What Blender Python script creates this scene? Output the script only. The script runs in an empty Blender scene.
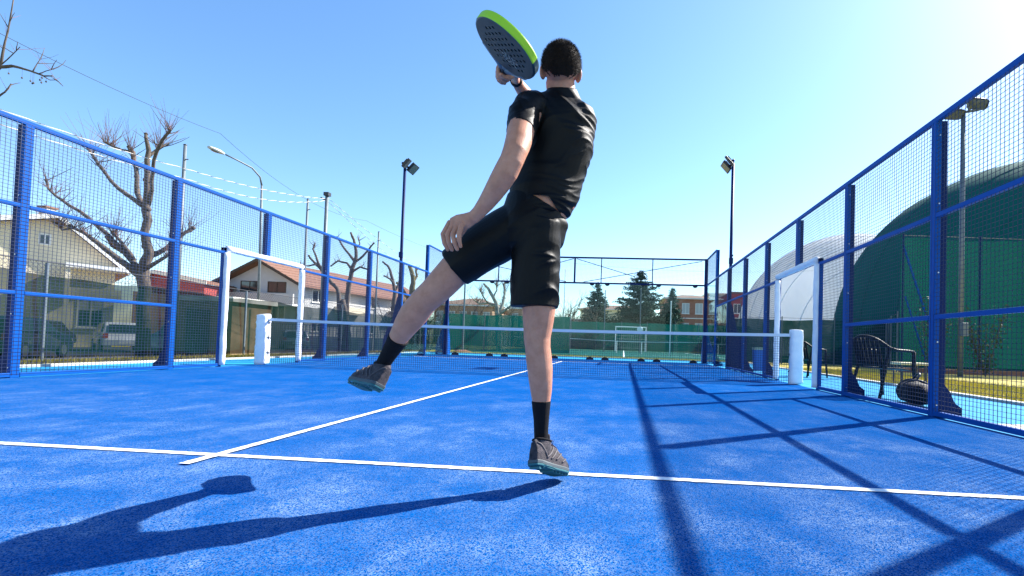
import bpy, bmesh, math, random
import numpy as np
from mathutils import Vector, Matrix, noise, Quaternion

scene = bpy.context.scene
COL = scene.collection
# ------------------------------------------------------------------ camera
cam_d = bpy.data.cameras.new('camera')
cam_d.sensor_width = 36.0
cam_d.lens = 492.2 / 1024 * 36.0
cam_d.shift_x = -0.0709
cam_d.shift_y = 0.0413
cam_d.clip_start = 0.05
cam_d.clip_end = 5000
cam = bpy.data.objects.new('camera', cam_d)
COL.objects.link(cam)
CAM = Vector((2.004, -9.25, 0.621))
YAW, PIT, ROL = -0.0797, 0.0266, 0.0325
_fw0 = Vector((math.sin(YAW), math.cos(YAW), 0)); _rt0 = Vector((math.cos(YAW), -math.sin(YAW), 0)); _z = Vector((0, 0, 1))
FWD = _fw0 * math.cos(PIT) + _z * math.sin(PIT)
_u0 = -_fw0 * math.sin(PIT) + _z * math.cos(PIT)
RGT = _rt0 * math.cos(ROL) + _u0 * math.sin(ROL)
UPV = -_rt0 * math.sin(ROL) + _u0 * math.cos(ROL)
cam.matrix_world = Matrix(((RGT.x, UPV.x, -FWD.x, CAM.x), (RGT.y, UPV.y, -FWD.y, CAM.y), (RGT.z, UPV.z, -FWD.z, CAM.z), (0, 0, 0, 1)))
scene.camera = cam
# ------------------------------------------------------------------ sky and sun
SUN_DIR = Vector((0.967, 0.73, 1.0)).normalized()
SUN_EL = math.asin(SUN_DIR.z)
SUN_AZ = math.atan2(SUN_DIR.x, SUN_DIR.y)          # from +y towards +x
world = bpy.data.worlds.new('World')
scene.world = world
world.use_nodes = True
wn = world.node_tree
bg = wn.nodes['Background']
sky = wn.nodes.new('ShaderNodeTexSky')
sky.sky_type = 'NISHITA'
sky.sun_disc = False
sky.sun_elevation = SUN_EL
sky.sun_rotation = SUN_AZ
sky.air_density = 1.0
sky.dust_density = 0.4
sky.ozone_density = 3.0
hs = wn.nodes.new('ShaderNodeHueSaturation')
hs.inputs['Saturation'].default_value = 1.15
wn.links.new(sky.outputs[0], hs.inputs['Color'])
wn.links.new(hs.outputs[0], bg.inputs[0])
bg.inputs[1].default_value = 0.112
sun_d = bpy.data.lights.new('sun', 'SUN')
sun_d.energy = 5.0
sun_d.angle = math.radians(0.55)
sun_d.color = (1.0, 0.95, 0.88)
sun = bpy.data.objects.new('sun', sun_d)
COL.objects.link(sun)
sun.rotation_euler = (-SUN_DIR).to_track_quat('-Z', 'Y').to_euler()
sun.location = (30, 24, 40)
scene.view_settings.view_transform = 'Standard'
scene.view_settings.look = 'None'
scene.view_settings.gamma = 1.0
scene.view_settings.exposure = 1.42

CH = {
  'leg_stand': [(1.6283, -7.1947, 1.0745, 0.984, 0.1777, 0.0101, 0.0722, 0.085), (1.6287, -7.1924, 0.9896, 0.9841, 0.1768, 0.0151, 0.0786, 0.088), (1.6305, -7.1889, 0.8622, 0.9833, 0.171, 0.062, 0.0764, 0.085), (1.6413, -7.1802, 0.7567, 0.984, 0.1686, 0.0583, 0.0707, 0.076), (1.6383, -7.1735, 0.6845, 0.9843, 0.1742, -0.029, 0.0623, 0.066), (1.6364, -7.1724, 0.6375, 0.9844, 0.174, 0.0254, 0.0567, 0.061), (1.6402, -7.1709, 0.5949, 0.9784, 0.1726, 0.1141, 0.0538, 0.06), (1.6449, -7.1644, 0.5523, 0.9752, 0.1725, 0.1384, 0.0552, 0.062), (1.6506, -7.1577, 0.5052, 0.9783, 0.1717, 0.1158, 0.0544, 0.062), (1.6546, -7.1561, 0.4581, 0.9815, 0.1705, 0.0866, 0.0506, 0.056), (1.6579, -7.1494, 0.4063, 0.9833, 0.169, 0.0679, 0.0455, 0.048), (1.6603, -7.1479, 0.3548, 0.9852, 0.1664, 0.0418, 0.037, 0.041), (1.6624, -7.1459, 0.2861, 0.9858, 0.1651, 0.0316, 0.0292, 0.034), (1.6632, -7.1389, 0.2165, 0.9839, 0.1696, 0.0561, 0.0267, 0.034), (1.6678, -7.1372, 0.1649, 0.98, 0.176, 0.0928, 0.028, 0.036)],
  'leg_lift': [(1.5387, -7.1622, 1.0934, 0.3763, 0.2835, -0.8821, 0.0822, 0.085), (1.4451, -7.1686, 1.0514, 0.4407, 0.2938, -0.8482, 0.0801, 0.085), (1.3477, -7.1747, 0.9898, 0.5532, 0.3122, -0.7723, 0.0757, 0.082), (1.266, -7.1744, 0.9209, 0.654, 0.3308, -0.6803, 0.0703, 0.074), (1.2056, -7.1724, 0.8544, 0.6934, 0.338, -0.6363, 0.0661, 0.066), (1.1701, -7.1693, 0.819, 0.6606, 0.329, -0.6748, 0.0619, 0.062), (1.126, -7.1568, 0.784, 0.7095, 0.3455, -0.6142, 0.0597, 0.062), (1.0755, -7.1393, 0.7266, 0.7624, 0.3622, -0.5363, 0.0616, 0.063), (1.0415, -7.1307, 0.6816, 0.7852, 0.3708, -0.496, 0.0543, 0.058), (1.0029, -7.1124, 0.6318, 0.8054, 0.3795, -0.4553, 0.044, 0.049), (0.9573, -7.0893, 0.5672, 0.8121, 0.3824, -0.4407, 0.0345, 0.038), (0.9152, -7.066, 0.5105, 0.8116, 0.3822, -0.4419, 0.0294, 0.033), (0.893, -7.0569, 0.4772, 0.8136, 0.3835, -0.437, 0.0295, 0.035)],
  'trunk_body': [(1.5955, -7.1767, 1.0521, -0.9803, -0.1966, 0.0168, 0.0943, 0.085), (1.5973, -7.1787, 1.1337, -0.9583, -0.2301, 0.1696, 0.1093, 0.1), (1.6212, -7.1784, 1.1945, -0.8584, -0.278, 0.4311, 0.1243, 0.114), (1.6538, -7.1772, 1.247, -0.9106, -0.2527, 0.3272, 0.1329, 0.108), (1.6803, -7.1781, 1.3593, -0.952, -0.2233, 0.2094, 0.12, 0.09), (1.7027, -7.1792, 1.4672, -0.9655, -0.2057, 0.1595, 0.1243, 0.1), (1.7129, -7.1807, 1.5533, -0.9807, -0.1763, 0.085, 0.1329, 0.1), (1.7155, -7.1819, 1.6091, -0.9896, -0.1434, 0.0112, 0.1286, 0.09), (1.715, -7.188, 1.6452, -0.9919, -0.1223, -0.0336, 0.0855, 0.06), (1.716, -7.2037, 1.6719, -0.9917, -0.0958, -0.0852, 0.0552, 0.055), (1.7111, -7.2102, 1.7158, -0.9908, -0.0865, -0.1039, 0.0534, 0.054), (1.7084, -7.2165, 1.7553, -0.9917, -0.0979, -0.0829, 0.0528, 0.052)],
  'arm_left': [(1.6111, -7.2501, 1.594, 0.6052, 0.4413, -0.6626, 0.05, 0.05), (1.5853, -7.3008, 1.5366, 0.7653, 0.4009, -0.5035, 0.0536, 0.052), (1.5781, -7.3693, 1.4489, 0.9077, 0.3233, -0.2676, 0.0533, 0.052), (1.581, -7.4174, 1.3814, 0.9271, 0.3046, -0.2184, 0.0504, 0.048), (1.5758, -7.4466, 1.3313, 0.8956, 0.3301, -0.2981, 0.0459, 0.045), (1.5661, -7.4564, 1.2934, 0.8665, 0.3463, -0.3595, 0.0441, 0.043), (1.5456, -7.452, 1.2534, 0.8305, 0.3609, -0.4243, 0.0454, 0.044), (1.5187, -7.4381, 1.2162, 0.8045, 0.3685, -0.4659, 0.0427, 0.041), (1.4881, -7.4195, 1.1797, 0.7844, 0.3724, -0.496, 0.0374, 0.036), (1.4569, -7.401, 1.1462, 0.7535, 0.3761, -0.5392, 0.0317, 0.031), (1.4298, -7.3923, 1.1172, 0.7026, 0.3782, -0.6028, 0.0264, 0.024), (1.4042, -7.3838, 1.0956, 0.6667, 0.3777, -0.6425, 0.025, 0.02)],
  'arm_right': [(1.7716, -7.1373, 1.608, -0.0039, 0.4229, -0.9062, 0.0437, 0.045), (1.7359, -7.0608, 1.6439, -0.0529, 0.4174, -0.9072, 0.0498, 0.048), (1.6653, -6.9872, 1.6833, -0.0355, 0.4203, -0.9067, 0.0507, 0.046), (1.5863, -6.9439, 1.7039, -0.3608, 0.3421, -0.8676, 0.0451, 0.042), (1.5517, -6.9975, 1.7265, -0.755, 0.1604, -0.6358, 0.0413, 0.04), (1.5255, -7.0603, 1.7468, -0.7902, 0.1347, -0.5978, 0.0329, 0.033), (1.5082, -7.1221, 1.7559, -0.8137, 0.1143, -0.5699, 0.0258, 0.026), (1.5012, -7.163, 1.7608, -0.8484, 0.0813, -0.5231, 0.0236, 0.021)],
  'hand_left': [(1.4079, -7.3836, 1.0996, 0.4286, 0.3504, -0.8328, 0.0242, 0.019), (1.3795, -7.3805, 1.0863, 0.3797, 0.3409, -0.86, 0.0297, 0.016), (1.3492, -7.3727, 1.078, 0.3371, 0.332, -0.881, 0.0346, 0.0145), (1.3205, -7.3647, 1.0697, 0.3478, 0.3345, -0.8759, 0.0316, 0.012)],
  'fa': [(1.3638, -7.3913, 1.0697, 0.8994, 0.3671, -0.2375, 0.0113, 0.011), (1.3567, -7.4008, 1.0283, 0.9307, 0.3495, -0.1077, 0.0105, 0.0098), (1.3591, -7.3999, 1.0012, 0.9418, 0.2951, 0.1612, 0.0089, 0.0088), (1.361, -7.3892, 0.982, 0.9301, 0.2738, 0.245, 0.0074, 0.0078)],
  'fb': [(1.3432, -7.378, 1.0727, 0.8444, 0.3874, -0.37, 0.0125, 0.011), (1.3277, -7.3881, 1.0268, 0.9213, 0.3643, -0.136, 0.0113, 0.0095), (1.3352, -7.3866, 0.9958, 0.9103, 0.2623, 0.3204, 0.0098, 0.0088), (1.3431, -7.3753, 0.9727, 0.881, 0.2334, 0.4116, 0.0082, 0.0078)],
  'fc': [(1.3222, -7.3648, 1.0776, 0.8047, 0.3978, -0.4408, 0.0126, 0.011), (1.3001, -7.3703, 1.0323, 0.9027, 0.3815, -0.1989, 0.0114, 0.0095), (1.3067, -7.3689, 0.999, 0.9117, 0.2771, 0.3033, 0.0099, 0.0088), (1.314, -7.3526, 0.9746, 0.8747, 0.2396, 0.4213, 0.0083, 0.0078)],
  'fd': [(1.2992, -7.3467, 1.0858, 0.8015, 0.4044, -0.4404, 0.0124, 0.011), (1.2739, -7.3505, 1.0364, 0.8985, 0.3896, -0.2022, 0.0112, 0.0092), (1.2787, -7.3431, 1.0019, 0.9027, 0.2776, 0.3288, 0.0096, 0.0085), (1.2883, -7.3297, 0.9793, 0.8429, 0.2227, 0.4898, 0.008, 0.0075)],
  'ft': [(1.3827, -7.3651, 1.0843, 0.7821, 0.3793, -0.4944, 0.0134, 0.013), (1.3595, -7.3414, 1.0658, 0.7821, 0.3793, -0.4944, 0.0116, 0.0115), (1.3376, -7.3225, 1.0456, 0.7872, 0.3793, -0.4862, 0.0105, 0.01), (1.3225, -7.3181, 1.024, 0.7928, 0.3792, -0.4772, 0.0089, 0.0085)],
  'shirt_torso': [(1.6346, -7.1768, 1.1735, -0.9829, -0.1823, 0.027, 0.1243, 0.118), (1.6357, -7.1776, 1.2078, -0.9729, -0.2038, 0.1091, 0.1393, 0.118), (1.6431, -7.1781, 1.2466, -0.9456, -0.2332, 0.2269, 0.15, 0.116), (1.6566, -7.1782, 1.2942, -0.9289, -0.2458, 0.2769, 0.15, 0.112), (1.6703, -7.1783, 1.3375, -0.9205, -0.2517, 0.2989, 0.1458, 0.11), (1.6918, -7.1783, 1.4025, -0.931, -0.243, 0.2722, 0.1393, 0.113), (1.7071, -7.1787, 1.4631, -0.9627, -0.2083, 0.1728, 0.1415, 0.118), (1.7138, -7.1798, 1.5233, -0.99, -0.1407, 0.0043, 0.1458, 0.121), (1.708, -7.1816, 1.5746, -0.9884, -0.0828, -0.1272, 0.15, 0.117), (1.7028, -7.185, 1.612, -0.991, -0.1047, -0.0831, 0.1456, 0.104), (1.7032, -7.1888, 1.6406, -0.9835, -0.1716, 0.0567, 0.124, 0.088), (1.7074, -7.1941, 1.6639, -0.9674, -0.2108, 0.1403, 0.096, 0.075), (1.711, -7.1992, 1.6785, -0.9817, -0.1769, 0.071, 0.0787, 0.07), (1.7112, -7.2045, 1.6908, -0.9917, -0.1243, -0.0337, 0.0671, 0.065), (1.7113, -7.2067, 1.6962, -0.9917, -0.1243, -0.0337, 0.0653, 0.064)],
  'sleeve_left': [(1.6173, -7.2399, 1.6074, 0.1892, 0.4617, -0.8666, 0.0628, 0.062), (1.5862, -7.2719, 1.5836, 0.5176, 0.4603, -0.7213, 0.0681, 0.066), (1.5731, -7.3018, 1.5362, 0.8757, 0.35, -0.3327, 0.0634, 0.066), (1.5738, -7.3354, 1.484, 0.956, 0.2683, -0.1185, 0.0607, 0.062), (1.5797, -7.3688, 1.4372, 0.9694, 0.2403, -0.0497, 0.0588, 0.06)],
  'sleeve_right': [(1.7431, -7.1598, 1.6151, 0.4998, -0.3204, 0.8047, 0.0606, 0.062), (1.774, -7.1172, 1.6129, 0.8584, -0.1373, 0.4943, 0.0661, 0.064), (1.7439, -7.0502, 1.6442, -0.0037, 0.4214, -0.9069, 0.0637, 0.06), (1.6917, -7.0047, 1.6655, -0.0037, 0.4214, -0.9069, 0.0628, 0.056)],
  'shorts_hip': [(1.6068, -7.1809, 1.2454, 0.9834, 0.1782, 0.035, 0.1157, 0.104), (1.6082, -7.1796, 1.1983, 0.9819, 0.1894, -0.0061, 0.1307, 0.117), (1.6056, -7.1783, 1.1425, 0.9774, 0.2029, -0.0595, 0.1393, 0.124), (1.6009, -7.1772, 1.0866, 0.9814, 0.1918, -0.0044, 0.1393, 0.122), (1.6046, -7.1755, 1.0353, 0.9818, 0.1738, 0.0763, 0.1286, 0.108)],
  'shorts_right': [(1.635, -7.1957, 1.1299, 0.9781, 0.1941, -0.0745, 0.0934, 0.105), (1.6289, -7.1941, 1.0533, 0.9775, 0.1952, -0.0799, 0.0998, 0.105), (1.6219, -7.1926, 0.9766, 0.9804, 0.1907, -0.0497, 0.1019, 0.102), (1.6207, -7.1908, 0.9044, 0.9829, 0.1841, -0.0084, 0.1028, 0.1), (1.6201, -7.1891, 0.8406, 0.9831, 0.1828, 0.0035, 0.1011, 0.099), (1.6205, -7.1872, 0.7706, 0.9832, 0.182, 0.011, 0.0994, 0.098)],
  'shorts_left': [(1.5528, -7.172, 1.1261, 0.5031, 0.3057, -0.8084, 0.1034, 0.108), (1.4883, -7.1711, 1.0863, 0.5031, 0.3057, -0.8084, 0.1058, 0.108), (1.4236, -7.1702, 1.0464, 0.5223, 0.3084, -0.7951, 0.1039, 0.104), (1.3603, -7.174, 1.0011, 0.554, 0.313, -0.7715, 0.0978, 0.101), (1.3139, -7.1768, 0.9649, 0.5714, 0.3159, -0.7574, 0.0917, 0.098), (1.2675, -7.1795, 0.9288, 0.5714, 0.3159, -0.7574, 0.0874, 0.094)],
  'sock_stand': [(1.6591, -7.1483, 0.3677, 0.9855, 0.1659, 0.0347, 0.0417, 0.0475), (1.66, -7.1474, 0.3376, 0.9852, 0.1666, 0.04, 0.0387, 0.043), (1.662, -7.1459, 0.2861, 0.9858, 0.1651, 0.0301, 0.0331, 0.038), (1.6621, -7.1427, 0.2428, 0.9855, 0.1661, 0.0347, 0.031, 0.037), (1.6635, -7.1387, 0.2079, 0.9813, 0.1743, 0.082, 0.031, 0.038), (1.6679, -7.137, 0.1606, 0.9793, 0.1771, 0.0981, 0.031, 0.04)],
  'sock_lift': [(0.9957, -7.1076, 0.6181, 0.8014, 0.3766, -0.4646, 0.0477, 0.051), (0.9704, -7.0937, 0.5858, 0.802, 0.3769, -0.4635, 0.0417, 0.045), (0.9397, -7.08, 0.5437, 0.8038, 0.3779, -0.4594, 0.036, 0.04), (0.913, -7.0661, 0.5081, 0.8149, 0.3847, -0.4336, 0.0331, 0.037), (0.8909, -7.0569, 0.4725, 0.8238, 0.3903, -0.4111, 0.0332, 0.038)],
}
PD = {
  'head': (1.7068, -7.2267, 1.754),
  'ear_l': (1.6315, -7.2224, 1.7465),
  'ear_r': (1.7827, -7.2004, 1.7484),
  'shoe_stand': [(1.6526, -7.2575, 0.1165), (1.7478, -7.0064, 0.0181), (1.6654, -7.1587, 0.2117)],
  'shoe_lift': [(0.9316, -7.1518, 0.3906), (0.6915, -6.9501, 0.3872), (0.9019, -7.0564, 0.4867)],
  'wrist_r': (1.5012, -7.163, 1.7608),
  'wrist_r_dir': (-0.0242, -0.1027, 0.014),
  'butt': (1.4589, -7.2524, 1.7031),
  'rk_a': (0.2858, -0.9471, -0.146),
  'rk_n': (0.568, 0.0447, 0.8218),
  'rk_c': (1.5461, -7.5412, 1.6586),
  'skin_patch': [(1.6276, -7.2887, 1.2108), (1.6684, -7.2852, 1.2), (1.7099, -7.281, 1.1668), (1.6645, -7.2853, 1.1938)],
}
TREES = {
  'tree_big': [[(-8.875, 1.143, -0.219, 0.239), (-8.893, 1.126, 0.372, 0.205), (-8.92, 1.099, 1.281, 0.187), (-8.936, 1.085, 1.782, 0.193), (-8.901, 1.078, 2.147, 0.159), (-8.868, 1.07, 2.535, 0.137), (-8.862, 1.056, 3.104, 0.125), (-8.899, 1.04, 3.558, 0.114), (-8.912, 1.027, 4.012, 0.091), (-8.926, 1.014, 4.467, 0.077), (-8.939, 1.002, 4.876, 0.059), (-8.967, 0.995, 5.058, 0.046)], [(-8.89, 1.048, 3.285, 0.091), (-9.136, 1.101, 3.574, 0.078), (-9.295, 1.159, 3.938, 0.069), (-9.409, 1.219, 4.356, 0.065), (-9.571, 1.276, 4.754, 0.07), (-9.772, 1.336, 4.896, 0.035)], [(-8.872, 1.046, 3.445, 0.077), (-8.712, 0.966, 3.765, 0.059), (-8.621, 0.88, 4.146, 0.054), (-8.527, 0.797, 4.386, 0.049), (-8.325, 0.721, 4.693, 0.044), (-8.1, 0.65, 4.907, 0.039), (-7.938, 0.578, 4.964, 0.022)], [(-8.936, 1.085, 1.782, 0.125), (-9.2, 0.973, 2.033, 0.104), (-9.481, 0.861, 2.279, 0.09), (-9.712, 0.753, 2.501, 0.076), (-9.893, 0.65, 2.677, 0.057), (-10.024, 0.554, 2.763, 0.048), (-10.063, 0.466, 2.808, 0.057)], [(-8.985, 1.077, 1.916, 0.105), (-9.413, 1.108, 2.326, 0.087), (-9.821, 1.142, 2.649, 0.078), (-10.185, 1.18, 2.932, 0.07), (-10.599, 1.215, 3.217, 0.065), (-11.064, 1.247, 3.456, 0.052), (-11.486, 1.282, 3.7, 0.043), (-11.768, 1.329, 3.904, 0.038), (-11.91, 1.387, 4.116, 0.043)], [(-8.916, 1.044, 3.375, 0.086), (-9.19, 0.966, 3.579, 0.068), (-9.461, 0.889, 3.781, 0.061), (-9.687, 0.813, 4.072, 0.054), (-9.819, 0.747, 4.274, 0.049), (-9.928, 0.682, 4.496, 0.04), (-9.945, 0.627, 4.631, 0.022)], [(-8.881, 1.077, 2.238, 0.096), (-8.752, 1.185, 2.352, 0.083), (-8.576, 1.294, 2.538, 0.069), (-8.487, 1.397, 2.725, 0.056), (-8.349, 1.502, 2.939, 0.057), (-8.276, 1.605, 3.059, 0.062)], [(-8.852, 1.085, 2.012, 0.077), (-8.439, 0.915, 2.128, 0.058), (-8.035, 0.743, 2.239, 0.044), (-7.658, 0.572, 2.28, 0.032)], [(-9.152, 1.057, 2.184, 0.068), (-9.456, 1.091, 2.506, 0.055), (-9.667, 1.136, 2.697, 0.044), (-9.878, 1.183, 2.82, 0.037)], [(-10.014, 1.174, 2.746, 0.056), (-9.921, 1.237, 2.528, 0.051), (-9.736, 1.305, 2.404, 0.047)], [(-9.55, 1.258, 4.746, 0.047), (-9.876, 1.297, 4.809, 0.038), (-10.183, 1.336, 4.92, 0.031), (-10.445, 1.379, 5.033, 0.024)], [(-8.927, 1.013, 4.513, 0.046), (-8.873, 1.161, 4.756, 0.035), (-8.879, 1.308, 4.885, 0.033)], [(-10.018, 0.47, 2.766, 0.043), (-10.176, 0.409, 2.705, 0.032), (-10.209, 0.353, 2.822, 0.026)]],
  'tree_mid': [[(-8.725, 8.988, -0.398, 0.178), (-8.712, 8.966, 0.452, 0.162), (-8.703, 8.941, 1.417, 0.154), (-8.653, 8.921, 2.307, 0.135), (-8.556, 8.912, 2.928, 0.116), (-8.419, 8.909, 3.473, 0.1), (-8.394, 8.898, 3.937, 0.081), (-8.483, 8.881, 4.32, 0.069), (-8.607, 8.864, 4.586, 0.05)], [(-8.419, 8.909, 3.473, 0.077), (-8.753, 9.041, 3.801, 0.066), (-9.131, 9.168, 4.173, 0.055), (-9.434, 9.302, 4.514, 0.04)], [(-8.419, 8.909, 3.473, 0.073), (-8.047, 8.799, 3.692, 0.061), (-7.757, 8.681, 3.944, 0.049), (-7.506, 8.562, 4.153, 0.038)], [(-8.525, 8.909, 3.16, 0.069), (-8.801, 9.013, 3.444, 0.058), (-9.229, 9.11, 3.53, 0.047), (-9.576, 9.221, 3.344, 0.039)], [(-8.523, 8.911, 3.083, 0.069), (-8.086, 8.69, 3.251, 0.053), (-7.687, 8.474, 3.149, 0.041)], [(-8.397, 8.896, 4.014, 0.046), (-8.302, 8.999, 4.192, 0.039), (-8.441, 9.081, 4.481, 0.031)]],
  'tree_lean': [[(-8.437, 8.246, 1.942, 0.112), (-8.649, 8.177, 2.376, 0.096), (-8.969, 8.102, 2.731, 0.085), (-9.25, 8.03, 3.086, 0.074), (-9.49, 7.964, 3.33, 0.059), (-9.617, 7.909, 3.503, 0.051)], [(-9.103, 7.861, 3.063, 0.066), (-9.34, 7.898, 3.506, 0.051), (-9.5, 7.945, 3.771, 0.044), (-9.475, 8.007, 4.006, 0.033)], [(-9.216, 7.849, 3.206, 0.051), (-9.482, 7.68, 3.1, 0.04), (-9.673, 7.514, 3.106, 0.029)], [(-8.437, 8.246, 1.942, 0.112), (-8.303, 8.276, 1.202, 0.126), (-8.164, 8.312, 0.277, 0.141), (-8.108, 8.333, -0.353, 0.149)]],
  'tree_moss': [[(-9.381, 15.95, -0.032, 0.238), (-9.324, 15.912, 1.555, 0.211), (-9.251, 15.89, 2.614, 0.19), (-9.217, 15.876, 3.249, 0.174), (-9.182, 15.863, 3.831, 0.143), (-9.356, 15.835, 4.354, 0.116)], [(-9.254, 15.887, 2.719, 0.127), (-8.968, 16.065, 3.17, 0.117), (-8.57, 16.253, 3.576, 0.102), (-8.105, 16.452, 3.773, 0.081)], [(-9.303, 15.886, 2.612, 0.116), (-9.575, 15.6, 3.104, 0.094), (-9.784, 15.324, 3.432, 0.067)], [(-9.222, 15.871, 3.407, 0.1), (-9.037, 16.023, 3.91, 0.074), (-9.166, 16.151, 4.354, 0.059)], [(-9.287, 15.901, 2.084, 0.116), (-8.586, 15.745, 2.512, 0.089), (-8.054, 15.573, 3.033, 0.073), (-7.83, 15.382, 3.328, 0.052)]],
  'tree_thin': [[(-9.183, 13.961, -0.101, 0.146), (-9.223, 13.922, 1.214, 0.127), (-9.211, 13.891, 2.434, 0.107), (-9.232, 13.871, 3.116, 0.088), (-9.395, 13.842, 3.695, 0.073), (-9.553, 13.82, 4.08, 0.059), (-9.801, 13.795, 4.267, 0.044)], [(-9.223, 13.88, 2.823, 0.068), (-9.083, 14.08, 3.243, 0.054), (-9.088, 14.269, 3.664, 0.04)], [(-9.234, 13.868, 3.213, 0.063), (-9.341, 13.653, 3.427, 0.048), (-9.537, 13.434, 3.538, 0.034)]],
  'tree_white': [[(-6.037, 22.248, -0.378, 0.221), (-6.079, 22.208, 0.986, 0.195), (-6.177, 22.171, 2.088, 0.182), (-6.261, 22.147, 2.736, 0.169), (-6.542, 22.105, 3.442, 0.13), (-6.884, 22.063, 4.016, 0.104), (-7.151, 22.035, 4.267, 0.065)], [(-6.185, 22.163, 2.348, 0.13), (-5.948, 22.43, 3.094, 0.111), (-5.904, 22.681, 3.845, 0.093), (-6.052, 22.922, 4.402, 0.06)], [(-6.181, 22.167, 2.218, 0.117), (-5.486, 21.941, 2.741, 0.09), (-4.925, 21.708, 3.123, 0.07), (-4.562, 21.459, 3.492, 0.044)], [(-6.33, 22.138, 2.863, 0.104), (-6.9, 22.254, 3.054, 0.085), (-7.468, 22.378, 2.984, 0.066), (-7.92, 22.502, 3.247, 0.046)], [(-6.54, 22.107, 3.377, 0.072), (-6.323, 22.211, 3.915, 0.059), (-6.426, 22.292, 4.315, 0.039)], [(-6.854, 22.091, 3.041, 0.065), (-7.12, 21.808, 3.463, 0.052), (-7.251, 21.537, 3.818, 0.038)]],
  'branch_near': [[(-8.879, -2.925, 1.797, 0.102), (-8.449, -2.948, 3.119, 0.087), (-8.0, -2.95, 3.707, 0.065), (-7.474, -2.941, 4.09, 0.043), (-7.093, -2.939, 4.336, 0.025), (-6.892, -2.946, 4.345, 0.022), (-6.691, -2.951, 4.296, 0.016), (-6.491, -2.956, 4.233, 0.014), (-6.349, -2.965, 4.182, 0.011), (-6.21, -2.976, 4.175, 0.009)], [(-7.007, -3.042, 4.262, 0.021), (-6.938, -3.038, 4.322, 0.018), (-6.89, -3.043, 4.636, 0.013), (-6.829, -3.046, 4.951, 0.01), (-6.783, -3.052, 5.294, 0.007)], [(-6.951, -3.038, 4.293, 0.014), (-6.979, -2.997, 4.549, 0.01), (-7.005, -2.955, 4.751, 0.006)], [(-6.923, -3.037, 4.322, 0.009), (-6.723, -3.074, 4.427, 0.007), (-6.552, -3.113, 4.515, 0.005)], [(-6.481, -2.999, 4.237, 0.009), (-6.488, -2.953, 4.365, 0.006), (-6.493, -2.907, 4.48, 0.004)], [(-6.409, -2.993, 4.197, 0.009), (-6.356, -2.94, 4.269, 0.006), (-6.301, -2.887, 4.327, 0.004)], [(-6.337, -2.986, 4.17, 0.007), (-6.276, -2.947, 4.133, 0.006), (-6.215, -2.909, 4.153, 0.004), (-6.165, -2.87, 4.086, 0.004)], [(-7.214, -3.042, 3.63, 0.028), (-6.994, -3.03, 3.836, 0.017), (-6.869, -3.022, 3.926, 0.011), (-6.787, -3.019, 4.042, 0.007)]],
}
# ------------------------------------------------------------------ helpers
rng = random.Random(7)

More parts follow.
